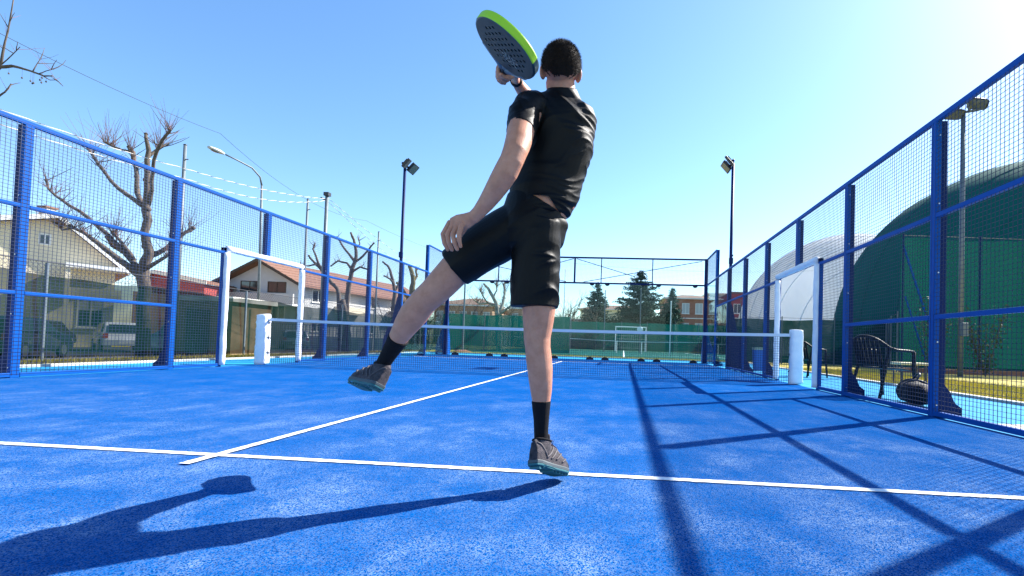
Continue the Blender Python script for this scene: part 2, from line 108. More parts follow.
class G:
    def __init__(self):
        self.v = []; self.f = []; self.m = []
    def add(self, vs, fs, mi=0):
        n = len(self.v)
        self.v.extend([tuple(p) for p in vs])
        for q in fs:
            self.f.append(tuple(i + n for i in q)); self.m.append(mi)
        return self
    def box(self, lo, hi, mi=0):
        x0, y0, z0 = lo; x1, y1, z1 = hi
        vs = [(x0,y0,z0),(x1,y0,z0),(x1,y1,z0),(x0,y1,z0),(x0,y0,z1),(x1,y0,z1),(x1,y1,z1),(x0,y1,z1)]
        return self.add(vs, [(0,3,2,1),(4,5,6,7),(0,1,5,4),(1,2,6,5),(2,3,7,6),(3,0,4,7)], mi)
    def obox(self, c, ax, ay, az, mi=0):
        """box by centre and three half-axis vectors"""
        c = Vector(c); ax = Vector(ax); ay = Vector(ay); az = Vector(az)
        vs = [c + ax*i + ay*j + az*k for k in (-1,1) for (i,j) in ((-1,-1),(1,-1),(1,1),(-1,1))]
        return self.add(vs, [(0,3,2,1),(4,5,6,7),(0,1,5,4),(1,2,6,5),(2,3,7,6),(3,0,4,7)], mi)
    def bar(self, a, b, w, h=None, mi=0):
        a = Vector(a); b = Vector(b); d = (b - a); L = d.length; d = d / L
        ref = Vector((0,0,1)) if abs(d.z) < .95 else Vector((0,1,0))
        s = d.cross(ref).normalized(); t = s.cross(d)
        h = h or w
        return self.obox((a + b) / 2, s * w / 2, d * L / 2, t * h / 2, mi)
    def tube(self, pts, rad, n=8, mi=0, cap=True):
        pts = [Vector(p) for p in pts]
        if not hasattr(rad, '__len__'): rad = [rad] * len(pts)
        prev = None; vs = []; fs = []
        for i, p in enumerate(pts):
            d = (pts[min(i+1, len(pts)-1)] - pts[max(i-1, 0)])
            d = d.normalized() if d.length > 1e-9 else Vector((0,0,1))
            if prev is None:
                ref = Vector((0,0,1)) if abs(d.z) < .9 else Vector((1,0,0))
                s = d.cross(ref).normalized()
            else:
                s = (prev - d * prev.dot(d)).normalized()
            prev = s; t = d.cross(s)
            for k in range(n):
                a = 2 * math.pi * k / n
                vs.append(p + (s * math.cos(a) + t * math.sin(a)) * rad[i])
        for i in range(len(pts) - 1):
            for k in range(n):
                a, b = i*n + k, i*n + (k+1) % n
                fs.append((a, b, b + n, a + n))
        if cap:
            fs.append(tuple(range(n))[::-1]); m = (len(pts)-1)*n
            fs.append(tuple(range(m, m + n)))
        return self.add(vs, fs, mi)
    def loft(self, sts, n=28, mi=0, p=2.0, round_ends=True, dome=0.6):
        """stations: (x,y,z, side xyz, a, b); superellipse sections"""
        S = [(Vector(s[0:3]), Vector(s[3:6]).normalized(), s[6], s[7]) for s in sts]
        P = [s[0] for s in S]
        rings = []
        N = len(S)
        for i, (c, s, a, b) in enumerate(S):
            d = (P[min(i+1, N-1)] - P[max(i-1, 0)]).normalized()
            s = (s - d * s.dot(d)).normalized(); t = d.cross(s)
            rings.append((c, s, t, a, b, d))
        if round_ends:
            c, s, t, a, b, d = rings[0]; e = min(a, b) * dome
            pre = [(c - d * e * math.sin(q), s, t, a * math.cos(q), b * math.cos(q), d) for q in (1.35, 1.0, .5)]
            c, s, t, a, b, d = rings[-1]; e = min(a, b) * dome
            post = [(c + d * e * math.sin(q), s, t, a * math.cos(q), b * math.cos(q), d) for q in (.5, 1.0, 1.35)]
            rings = pre + rings + post
        vs = []; fs = []
        for (c, s, t, a, b, d) in rings:
            for k in range(n):
                q = 2 * math.pi * k / n
                cx, sx = math.cos(q), math.sin(q)
                ux = math.copysign(abs(cx) ** (2/p), cx); uy = math.copysign(abs(sx) ** (2/p), sx)
                vs.append(c + s * ux * a + t * uy * b)
        for i in range(len(rings) - 1):
            for k in range(n):
                x, y = i*n + k, i*n + (k+1) % n
                fs.append((x, y, y + n, x + n))
        fs.append(tuple(range(n))[::-1]); m = (len(rings)-1)*n
        fs.append(tuple(range(m, m + n)))
        return self.add(vs, fs, mi)
    def ell(self, c, r, M=None, nu=20, nv=12, mi=0):
        M = M or Matrix.Identity(3); c = Vector(c)
        vs = [c + M @ Vector((0,0,-r[2]))]
        for j in range(1, nv):
            ph = -math.pi/2 + math.pi*j/nv
            for k in range(nu):
                q = 2*math.pi*k/nu
                vs.append(c + M @ Vector((r[0]*math.cos(ph)*math.cos(q), r[1]*math.cos(ph)*math.sin(q), r[2]*math.sin(ph))))
        vs.append(c + M @ Vector((0,0,r[2])))
        fs = [(0, 1 + (k+1) % nu, 1 + k) for k in range(nu)]
        for j in range(nv - 2):
            for k in range(nu):
                a = 1 + j*nu + k; b = 1 + j*nu + (k+1) % nu
                fs.append((a, b, b + nu, a + nu))
        last = len(vs) - 1; o = 1 + (nv-2)*nu
        fs += [(o + k, o + (k+1) % nu, last) for k in range(nu)]
        return self.add(vs, fs, mi)
    def prism(self, poly, off, mi=0):
        """closed polygon (3D points) extruded by the vector off"""
        n = len(poly); off = Vector(off)
        vs = [Vector(p) for p in poly] + [Vector(p) + off for p in poly]
        fs = [tuple(range(n))[::-1], tuple(range(n, 2*n))] + [(k, (k+1) % n, (k+1) % n + n, k + n) for k in range(n)]
        return self.add(vs, fs, mi)
    def build(self, name, mat, parent=None, smooth=False, loc=None, bevel=0.0, kind=None):
        me = bpy.data.meshes.new(name)
        vs = self.v
        base = Vector((0, 0, 0))
        if parent is not None: base = Vector(parent.get('_o', (0,0,0)))
        elif loc is not None: base = Vector(loc)
        me.from_pydata([(p[0]-base.x, p[1]-base.y, p[2]-base.z) for p in vs], [], self.f)
        mats = mat if isinstance(mat, (list, tuple)) else [mat]
        for mm in mats: me.materials.append(mm)
        if len(mats) > 1: me.polygons.foreach_set('material_index', self.m)
        me.update()
        bm = bmesh.new(); bm.from_mesh(me); bmesh.ops.recalc_face_normals(bm, faces=bm.faces); bm.to_mesh(me); bm.free()
        if smooth:
            me.polygons.foreach_set('use_smooth', [True]*len(me.polygons))
        o = bpy.data.objects.new(name, me)
        COL.objects.link(o)
        if parent is not None:
            o.parent = parent; o['_o'] = tuple(base)
        else:
            o.location = base; o['_o'] = tuple(base)
        if bevel:
            b = o.modifiers.new('bevel', 'BEVEL'); b.width = bevel; b.segments = 2; b.limit_method = 'ANGLE'
        if kind: o['kind'] = kind
        return o

def tag(o, label=None, cat=None, group=None, kind=None):
    if label: o['label'] = label
    if cat: o['category'] = cat
    if group: o['group'] = group
    if kind: o['kind'] = kind
    return o

def thing(name, loc, label, cat, group=None):
    o = bpy.data.objects.new(name, None); COL.objects.link(o)
    o.location = loc; o['_o'] = tuple(loc); o.empty_display_size = .2
    return tag(o, label, cat, group)

def copy_thing(root, loc, label=None, rotz=None):
    r = root.copy(); COL.objects.link(r); r.location = loc
    if rotz is not None: r.rotation_euler = (0, 0, rotz)
    if label: r['label'] = label
    for ch in root.children:
        c = ch.copy(); COL.objects.link(c); c.parent = r
        for g in ch.children:
            d = g.copy(); COL.objects.link(d); d.parent = c
    return r

# ------------------------------------------------------------------ materials
def mat(name, col, rough=.6, metal=0., spec=.5, var=None, vscale=8., bump=0., bscale=40., sheen=0., sss=0., alpha=1., coat=0., detail=4., stretch=(1,1,1), dirt=None):
    m = bpy.data.materials.new(name); m.use_nodes = True
    nt = m.node_tree; p = nt.nodes['Principled BSDF']
    p.inputs['Base Color'].default_value = (*col, 1)
    p.inputs['Roughness'].default_value = rough
    p.inputs['Metallic'].default_value = metal
    p.inputs['Specular IOR Level'].default_value = spec
    p.inputs['Sheen Weight'].default_value = sheen
    p.inputs['Coat Weight'].default_value = coat
    if sss:
        p.inputs['Subsurface Weight'].default_value = sss
        p.inputs['Subsurface Radius'].default_value = (1.0, .35, .2)
        p.inputs['Subsurface Scale'].default_value = .012
    tc = nt.nodes.new('ShaderNodeTexCoord'); mp = nt.nodes.new('ShaderNodeMapping')
    mp.inputs['Scale'].default_value = stretch
    nt.links.new(tc.outputs['Object'], mp.inputs[0])
    if var is not None:
        n = nt.nodes.new('ShaderNodeTexNoise'); n.inputs['Scale'].default_value = vscale; n.inputs['Detail'].default_value = detail
        n.inputs['Roughness'].default_value = .65
        nt.links.new(mp.outputs[0], n.inputs['Vector'])
        r = nt.nodes.new('ShaderNodeValToRGB'); r.color_ramp.elements[0].position = .35; r.color_ramp.elements[1].position = .68
        r.color_ramp.elements[0].color = (*col, 1); r.color_ramp.elements[1].color = (*var, 1)
        nt.links.new(n.outputs['Fac'], r.inputs[0]); nt.links.new(r.outputs[0], p.inputs['Base Color'])
    if bump:
        n2 = nt.nodes.new('ShaderNodeTexNoise'); n2.inputs['Scale'].default_value = bscale; n2.inputs['Detail'].default_value = 5
        nt.links.new(mp.outputs[0], n2.inputs['Vector'])
        b = nt.nodes.new('ShaderNodeBump'); b.inputs['Strength'].default_value = bump; b.inputs['Distance'].default_value = .01
        nt.links.new(n2.outputs['Fac'], b.inputs['Height']); nt.links.new(b.outputs[0], p.inputs['Normal'])
    return m

def glass_mat(name, tint, refl=1.0):
    m = bpy.data.materials.new(name); m.use_nodes = True; nt = m.node_tree
    nt.nodes.clear()
    out = nt.nodes.new('ShaderNodeOutputMaterial'); mix = nt.nodes.new('ShaderNodeMixShader')
    tr = nt.nodes.new('ShaderNodeBsdfTransparent'); tr.inputs[0].default_value = (*tint, 1)
    gl = nt.nodes.new('ShaderNodeBsdfGlossy'); gl.inputs['Roughness'].default_value = .02
    fr = nt.nodes.new('ShaderNodeFresnel'); fr.inputs[0].default_value = 1.45
    mul = nt.nodes.new('ShaderNodeMath'); mul.operation = 'MULTIPLY'; mul.inputs[1].default_value = refl
    nt.links.new(fr.outputs[0], mul.inputs[0]); nt.links.new(mul.outputs[0], mix.inputs[0])
    nt.links.new(tr.outputs[0], mix.inputs[1]); nt.links.new(gl.outputs[0], mix.inputs[2]); nt.links.new(mix.outputs[0], out.inputs[0])
    return m

def cloth_net_mat(name, col, cover, trans=.25, vscale=3.):
    """shade cloth: partly see-through woven net, with folds of uneven density"""
    m = bpy.data.materials.new(name); m.use_nodes = True; nt = m.node_tree; nt.nodes.clear()
    out = nt.nodes.new('ShaderNodeOutputMaterial'); mix = nt.nodes.new('ShaderNodeMixShader')
    tr = nt.nodes.new('ShaderNodeBsdfTransparent')
    df = nt.nodes.new('ShaderNodeBsdfDiffuse'); df.inputs[0].default_value = (*col, 1)
    tl = nt.nodes.new('ShaderNodeBsdfTranslucent'); tl.inputs[0].default_value = (*col, 1)
    m2 = nt.nodes.new('ShaderNodeMixShader'); m2.inputs[0].default_value = trans
    tc = nt.nodes.new('ShaderNodeTexCoord'); n = nt.nodes.new('ShaderNodeTexNoise'); n.inputs['Scale'].default_value = vscale
    n.inputs['Detail'].default_value = 3
    mr = nt.nodes.new('ShaderNodeMapRange'); mr.inputs[1].default_value = .3; mr.inputs[2].default_value = .7
    mr.inputs[3].default_value = max(cover - .08, 0); mr.inputs[4].default_value = min(cover + .08, 1)
    nt.links.new(tc.outputs['Object'], n.inputs['Vector']); nt.links.new(n.outputs['Fac'], mr.inputs[0])
    nt.links.new(mr.outputs[0], mix.inputs[0])
    nt.links.new(df.outputs[0], m2.inputs[1]); nt.links.new(tl.outputs[0], m2.inputs[2])
    nt.links.new(tr.outputs[0], mix.inputs[1]); nt.links.new(m2.outputs[0], mix.inputs[2]); nt.links.new(mix.outputs[0], out.inputs[0])
    return m

def turf_mat():
    m = bpy.data.materials.new('blue_turf'); m.use_nodes = True; nt = m.node_tree; p = nt.nodes['Principled BSDF']
    L = nt.links.new
    tc = nt.nodes.new('ShaderNodeTexCoord')
    def nz(scale, detail, rough=.6, st=(1,1,1)):
        mp = nt.nodes.new('ShaderNodeMapping'); mp.inputs['Scale'].default_value = st
        n = nt.nodes.new('ShaderNodeTexNoise'); n.inputs['Scale'].default_value = scale; n.inputs['Detail'].default_value = detail
        n.inputs['Roughness'].default_value = rough
        L(tc.outputs['Object'], mp.inputs[0]); L(mp.outputs[0], n.inputs['Vector']); return n
    def ramp(src, a, b, c0, c1):
        r = nt.nodes.new('ShaderNodeValToRGB'); e = r.color_ramp.elements
        e[0].position = a; e[1].position = b; e[0].color = (*c0, 1); e[1].color = (*c1, 1); L(src, r.inputs[0]); return r
    def mix(f, a, b):
        x = nt.nodes.new('ShaderNodeMix'); x.data_type = 'RGBA'; L(f, x.inputs[0])
        if isinstance(a, tuple): x.inputs[6].default_value = (*a, 1)
        else: L(a, x.inputs[6])
        if isinstance(b, tuple): x.inputs[7].default_value = (*b, 1)
        else: L(b, x.inputs[7])
        return x.outputs[2]
    def vor(scale):
        v = nt.nodes.new('ShaderNodeTexVoronoi'); v.inputs['Scale'].default_value = scale; L(tc.outputs['Object'], v.inputs['Vector'])
        s = nt.nodes.new('ShaderNodeSeparateColor'); L(v.outputs['Color'], s.inputs[0]); return s
    fib = vor(330); fibr = ramp(fib.outputs[0], .15, .85, TURF_D, TURF_L)
    # silica sand lying between the fibres: patchy at play scale, grainy close up
    patch = nz(1.9, 9, .72); fine = vor(290); streak = nz(3.2, 5, .6, (1, .45, 1))
    pr = ramp(patch.outputs['Fac'], .40, .60, (0,0,0), (1,1,1)); sr = ramp(streak.outputs['Fac'], .42, .66, (.25,.25,.25), (1,1,1))
    fr = ramp(fine.outputs[1], .42, .60, (0,0,0), (1,1,1))
    mul = nt.nodes.new('ShaderNodeMath'); mul.operation = 'MULTIPLY'; L(pr.outputs[0], mul.inputs[0]); L(sr.outputs[0], mul.inputs[1])
    ad = nt.nodes.new('ShaderNodeMath'); ad.operation = 'MULTIPLY_ADD'; L(mul.outputs[0], ad.inputs[0]); ad.inputs[1].default_value = .66; ad.inputs[2].default_value = SAND_BASE
    # more sand has gathered towards the back of the court than around the net
    sx = nt.nodes.new('ShaderNodeSeparateXYZ'); L(tc.outputs['Object'], sx.inputs[0])
    mr = nt.nodes.new('ShaderNodeMapRange'); mr.interpolation_type = 'SMOOTHSTEP'
    mr.inputs[1].default_value = -3.0; mr.inputs[2].default_value = -7.3; mr.inputs[3].default_value = .30; mr.inputs[4].default_value = 1.0
    L(sx.outputs['Y'], mr.inputs[0])
    m3 = nt.nodes.new('ShaderNodeMath'); m3.operation = 'MULTIPLY'; L(ad.outputs[0], m3.inputs[0]); L(mr.outputs[0], m3.inputs[1])
    m2 = nt.nodes.new('ShaderNodeMath'); m2.operation = 'MULTIPLY'; L(m3.outputs[0], m2.inputs[0]); L(fr.outputs[0], m2.inputs[1])
    col = mix(m2.outputs[0], fibr.outputs[0], SAND)
    L(col, p.inputs['Base Color'])
    p.inputs['Roughness'].default_value = .8; p.inputs['Specular IOR Level'].default_value = .0
    b = nt.nodes.new('ShaderNodeBump'); b.inputs['Strength'].default_value = .35; b.inputs['Distance'].default_value = .006
    bn = nz(190, 4, .85); L(bn.outputs['Fac'], b.inputs['Height']); L(b.outputs[0], p.inputs['Normal'])
    return m

TURF_D = (.0002, .038, .165); TURF_L = (.0006, .098, .36); SAND = (.25, .35, .48); SAND_BASE = .10
M = {}
M['turf'] = turf_mat()
M['line'] = mat('white_line_turf', (.80,.82,.84), .8, bump=.5, bscale=200, var=(.66,.70,.76), vscale=60)
M['paving'] = mat('light_blue_paving', (.012,.22,.46), .85, spec=.1, var=(.03,.28,.50), vscale=4, bump=.2, bscale=60)
M['concrete'] = mat('pale_concrete', (.46,.44,.39), .85, var=(.60,.58,.52), vscale=9, bump=.3)
M['ground'] = mat('dry_grass_ground', (.20,.19,.02), .95, var=(.50,.38,.05), vscale=2.2, bump=.6, bscale=30)
M['asphalt'] = mat('asphalt', (.05,.05,.052), .9, var=(.085,.083,.08), vscale=.8, bump=.3, bscale=120)
M['green_court'] = mat('green_hard_court', (.002,.075,.060), .85, spec=.1, var=(.003,.09,.070), vscale=.5)
M['blue'] = mat('blue_painted_steel', (.0004,.064,.29), .5, spec=.12, var=(.0008,.076,.34), vscale=3)
M['navy'] = mat('navy_steel_and_post_shade', (.001,.014,.085), .5, spec=.15)  # frame and mast paint; on the posts' back half it stands for shade
M['wire'] = mat('blue_coated_wire', (.003,.014,.06), .5, spec=.5)
M['bolt'] = mat('galvanised_steel', (.55,.56,.58), .35, metal=.9)
M['grey_steel'] = mat('grey_galvanised_pole', (.15,.18,.20), .55, metal=.2, var=(.10,.13,.15), vscale=5)
M['pad'] = mat('white_vinyl_padding', (.82,.83,.86), .45, spec=.4, bump=.35, bscale=14, var=(.70,.73,.80), vscale=6)
M['tape'] = mat('white_net_tape', (.66,.70,.76), .7)
M['net'] = mat('navy_net_cord', (.003,.012,.05), .8)
M['glass'] = glass_mat('tempered_glass', (.86,.94,.94), .45)
M['rubber'] = mat('black_rubber', (.012,.012,.014), .7)
M['skin'] = mat('skin', (.45,.20,.125), .5, spec=.3, sss=.15, var=(.55,.26,.17), vscale=22, bump=.2, bscale=260)
M['hair'] = mat('dark_brown_hair', (.014,.009,.007), .75, spec=.15, var=(.024,.015,.011), vscale=60)
M['black_cloth'] = mat('black_sport_fabric', (.0012,.0012,.0015), .52, spec=.19, sheen=.0, bump=.12, bscale=600)
M['sock'] = mat('black_knit_sock', (.005,.005,.007), .85, spec=.2, bump=.4, bscale=500, stretch=(1,1,.25))
M['white_eye'] = mat('eyeball', (.75,.73,.70), .15)
M['lip'] = mat('lips', (.45,.17,.15), .5)
M['shoe_up'] = mat('grey_violet_shoe_mesh', (.008,.009,.015), .8, var=(.075,.058,.066), vscale=38, bump=.5, bscale=300)
M['shoe_dark'] = mat('navy_shoe_overlay', (.02,.05,.075), .55, var=(.03,.07,.09), vscale=30)
M['sole'] = mat('teal_shoe_sole', (.008,.10,.12), .65, var=(.02,.15,.17), vscale=20)
M['sole_white'] = mat('grey_midsole', (.055,.075,.085), .65)
M['shoe_over'] = mat('violet_grey_overlay', (.05,.040,.048), .7, var=(.08,.07,.075), vscale=60)
M['lace'] = mat('dark_laces', (.05,.05,.12), .8)
M['racket'] = mat('dark_teal_racket_face', (.004,.014,.018), .4, spec=.25, var=(.008,.026,.032), vscale=30, coat=.0)
M['racket_edge'] = mat('slate_racket_frame', (.010,.04,.055), .35, coat=.2)
M['racket_green'] = mat('lime_racket_guard', (.30,.58,.01), .45)
M['racket_dots'] = mat('silver_racket_print', (.32,.34,.34), .35)
M['grip'] = mat('dark_grip_tape', (.03,.035,.05), .7)
M['grip_light'] = mat('grey_throat', (.09,.14,.18), .4)
M['net_green'] = cloth_net_mat('dark_green_windscreen', (.003,.020,.017), .84, .12, 1.4)
M['net_dark'] = cloth_net_mat('opaque_dark_green_screen', (.003,.040,.034), .97, .2, 1.0)
M['net_green2'] = cloth_net_mat('teal_green_windscreen', (.004,.095,.080), .97, .35, .8)
M['net_green3'] = cloth_net_mat('light_green_screen', (.008,.085,.065), .82, .45, .6)
M['chain'] = cloth_net_mat('chain_link', (.10,.11,.11), .22, 0, 6)
M['bark'] = mat('grey_bark', (.13,.10,.075), .9, var=(.06,.048,.038), vscale=20, bump=.8, bscale=30, stretch=(1,1,.35))
M['bark_moss'] = mat('mossy_bark', (.20,.17,.05), .9, var=(.09,.075,.035), vscale=9, bump=.8, bscale=30)
M['bark_pale'] = mat('pale_bark', (.38,.34,.28), .9, var=(.14,.12,.09), vscale=5, bump=.6, bscale=25)
M['twig'] = mat('reddish_twig', (.20,.095,.07), .8)
M['needle'] = mat('conifer_foliage', (.022,.055,.035), .85, var=(.05,.095,.045), vscale=1.2)
M['needle2'] = mat('blue_green_foliage', (.03,.085,.06), .85, var=(.06,.12,.08), vscale=1.5)
M['leaf'] = mat('shrub_leaf', (.03,.06,.02), .7, var=(.06,.09,.03), vscale=3)
M['cream'] = mat('cream_render', (.74,.65,.47), .9, var=(.68,.59,.43), vscale=1.5)
M['white_wall'] = mat('white_render', (.50,.50,.49), .9, var=(.44,.44,.43), vscale=1.2)
M['peach'] = mat('peach_render', (.55,.32,.20), .9, var=(.47,.27,.18), vscale=.8)
M['brick'] = mat('brick_wall', (.30,.12,.075), .9, var=(.38,.18,.12), vscale=6, bump=.3, bscale=30, stretch=(.4,.4,3))
M['red_wall'] = mat('dark_red_wall', (.34,.05,.04), .85, var=(.28,.04,.035), vscale=2)
M['brown_wall'] = mat('brown_render', (.33,.22,.13), .9, var=(.28,.19,.12), vscale=2)
M['grey_wall'] = mat('grey_tower_wall', (.42,.44,.47), .9, var=(.32,.34,.38), vscale=.5)
M['white_trim'] = mat('white_trim', (.75,.74,.71), .7)
M['dark_wood'] = mat('dark_timber', (.05,.035,.025), .8, var=(.09,.06,.04), vscale=6)
M['pane'] = mat('window_glass_dark', (.02,.03,.035), .08, spec=.8)
M['shutter'] = mat('window_blind', (.45,.47,.48), .7)
def tile_mat():
    m = mat('terracotta_tiles', (.23,.11,.07), .85, var=(.13,.07,.05), vscale=9, bump=.3, bscale=20)
    return m
M['tile'] = tile_mat()
M['dome_w'] = cloth_net_mat('white_dome_membrane', (.86,.88,.92), 1.0, .5, .3)
M['dome_g'] = mat('green_dome_membrane', (.006,.095,.082), .85, spec=.05, var=(.005,.083,.071), vscale=.2)
M['car_white'] = mat('white_car_paint', (.85,.86,.87), .25, coat=.6)
M['car_dark'] = mat('dark_blue_car_paint', (.02,.035,.06), .25, coat=.6)
M['car_silver'] = mat('silver_car_paint', (.38,.40,.43), .25, metal=.5, coat=.6)
M['car_glass'] = mat('car_window', (.02,.03,.035), .05, spec=.9)
M['red_lamp'] = mat('red_lamp', (.5,.02,.02), .3)
M['clear_lamp'] = mat('clear_lamp', (.7,.7,.7), .2)
M['plastic_dark'] = mat('dark_green_plastic', (.003,.006,.007), .5, spec=.2)
M['bag'] = mat('black_nylon', (.004,.004,.006), .7, spec=.2, bump=.4, bscale=20)
M['bin'] = mat('blue_plastic_bin', (.03,.16,.50), .45)
M['bin_rim'] = mat('pale_bin_liner', (.55,.50,.30), .6)
M['led'] = mat('floodlight_lens', (.10,.12,.13), .12, spec=.8)
M['black_metal'] = mat('black_metal', (.02,.022,.028), .45)
M['cable_w'] = mat('white_cord', (.75,.72,.66), .8)
M['cable_k'] = mat('black_cable', (.02,.02,.02), .7)
M['goal'] = mat('white_goal_tube', (.80,.80,.78), .5)
M['soil'] = mat('reddish_soil', (.30,.13,.08), .95, var=(.22,.10,.06), vscale=6)

# ------------------------------------------------------------------ setting: ground, court, paving, road
HW = 5.11            # half width of the court (fence line)
FH = 3.02            # height of the side fence
def struct(name, g, m, label=None, smooth=False, loc=None):
    o = g.build(name, m, None, smooth, loc=loc); o['kind'] = 'structure'
    if label: o['label'] = label
    return o

def sheet(x0, y0, x1, y1, z):
    g = G(); g.add([(x0,y0,z),(x1,y0,z),(x1,y1,z),(x0,y1,z)], [(0,1,2,3)]); return g

def terrain():
    xs = [-1600,-400,-120,-60,-30,-18,-13,-11.5,-10.4,-9.5,-8.9,-7,0,8,20,60,200,600,1600]
    ys = [-60,-30,-15,0,15,30,60,120,300,800,2400]
    def z(x, y):
        t = min(max((-x - 8.9) / 3.0, 0), 1)
        return -.016 - .56 * (t*t*(3-2*t))
    vs = [(x, y, z(x, y)) for y in ys for x in xs]; n = len(xs)
    fs = [(j*n+i, j*n+i+1, (j+1)*n+i+1, (j+1)*n+i) for j in range(len(ys)-1) for i in range(n-1)]
    g = G(); g.add(vs, fs); return g
struct('ground', terrain(), M['ground'], 'dry winter grass ground around the courts')
g = sheet(-30, -20, -13.2, 60, -.566); struct('road', g, M['asphalt'], 'grey asphalt road behind the left screen')
g = sheet(-7.0, 15.2, 30, 44.2, -.008); struct('hard_court', g, M['green_court'], 'green hard court beyond the glass wall')
g = sheet(-6.84, -12, 7.2, 12.35, -.006); struct('paving', g, M['paving'], 'light blue paving round the blue court')
g = sheet(-HW-.02, -10.2, HW+.02, 10.02, 0.0); struct('court', g, M['turf'], 'blue artificial turf dusted with pale sand')
g = G()
g.box((-6.93,-12,-.03),(-6.84,12.44,.035)); g.box((7.2,-12,-.03),(7.32,12.44,.035)); g.box((-6.84,12.35,-.03),(7.2,12.44,.035))
struct('kerb', g, M['concrete'], 'pale concrete kerb edging the light blue paving')
g = sheet(5.2, -9, 5.75, -4.35, -.001); struct('path', g, M['concrete'], 'bare pale concrete beside the right fence')
SVC = 6.915
g = G(); lr = random.Random(12)
def turf_line(a, b, w, z):
    """inlaid line whose edges follow the tufts, so they waver by a millimetre or two"""
    a, b = Vector(a), Vector(b); L_ = (b-a).length; d = (b-a)/L_; nn = Vector((-d.y, d.x)); n_ = int(L_/.022); vs = []
    for i in range(n_+1):
        p = a + d*(L_*i/n_)
        for sg in (-1, 1): q = p + nn*sg*(w/2 + lr.gauss(0, .0016)); vs.append((q.x, q.y, z))
    g.add(vs, [(2*i, 2*i+1, 2*i+3, 2*i+2) for i in range(n_)])
turf_line((-5.06,-SVC),(5.06,-SVC),.05,.004); turf_line((-5.06,SVC),(5.06,SVC),.05,.004); turf_line((0,-SVC-.20),(0,SVC+.20),.05,.008)
struct('court_lines', g, M['line'], 'white service lines and centre line')
g = G()
for (x0, x1, y0, y1) in ((2,2.08,15.5,43),(14,14.08,15.5,43),(2,14.08,22,22.08),(2,14.08,43,43.08),(8,8.05,22,40),(2,14,40,40.08)):
    g.add([(x0,y0,-.002),(x1,y0,-.002),(x1,y1,-.002),(x0,y1,-.002)], [(0,1,2,3)])
struct('hard_court_lines', g, M['line'], 'thin white lines on the green hard court')

# ------------------------------------------------------------------ side fences
GH = 2.12            # top of the gate beam
WY, WZ = .048, .043  # wire pitch
def wires(g, x, y0, y1, z0, z1, r=.0018):
    k = math.ceil(y0 / WY)
    while k * WY < y1:
        y = k * WY; g.box((x-r, y-r, z0), (x+r, y+r, z1)); k += 1
    k = math.ceil(z0 / WZ)
    while k * WZ < z1:
        z = k * WZ; g.box((x-r+.003, y0, z-r), (x+r+.003, y1, z+r)); k += 1

def foot(g, x, y, s):
    """gusset foot plate outside the post"""
    pr = [(0,0),(.20,0),(.20,.09),(.13,.14),(.085,.25),(0,.36)]
    poly = [(x + s*(.05 + px), y - .006, pz) for px, pz in pr]
    g.prism(poly, (0, .012, 0))
    g.box((min(x+s*.0,x+s*.34), y-.09, 0.0), (max(x+s*.0,x+s*.27), y+.09, .012))

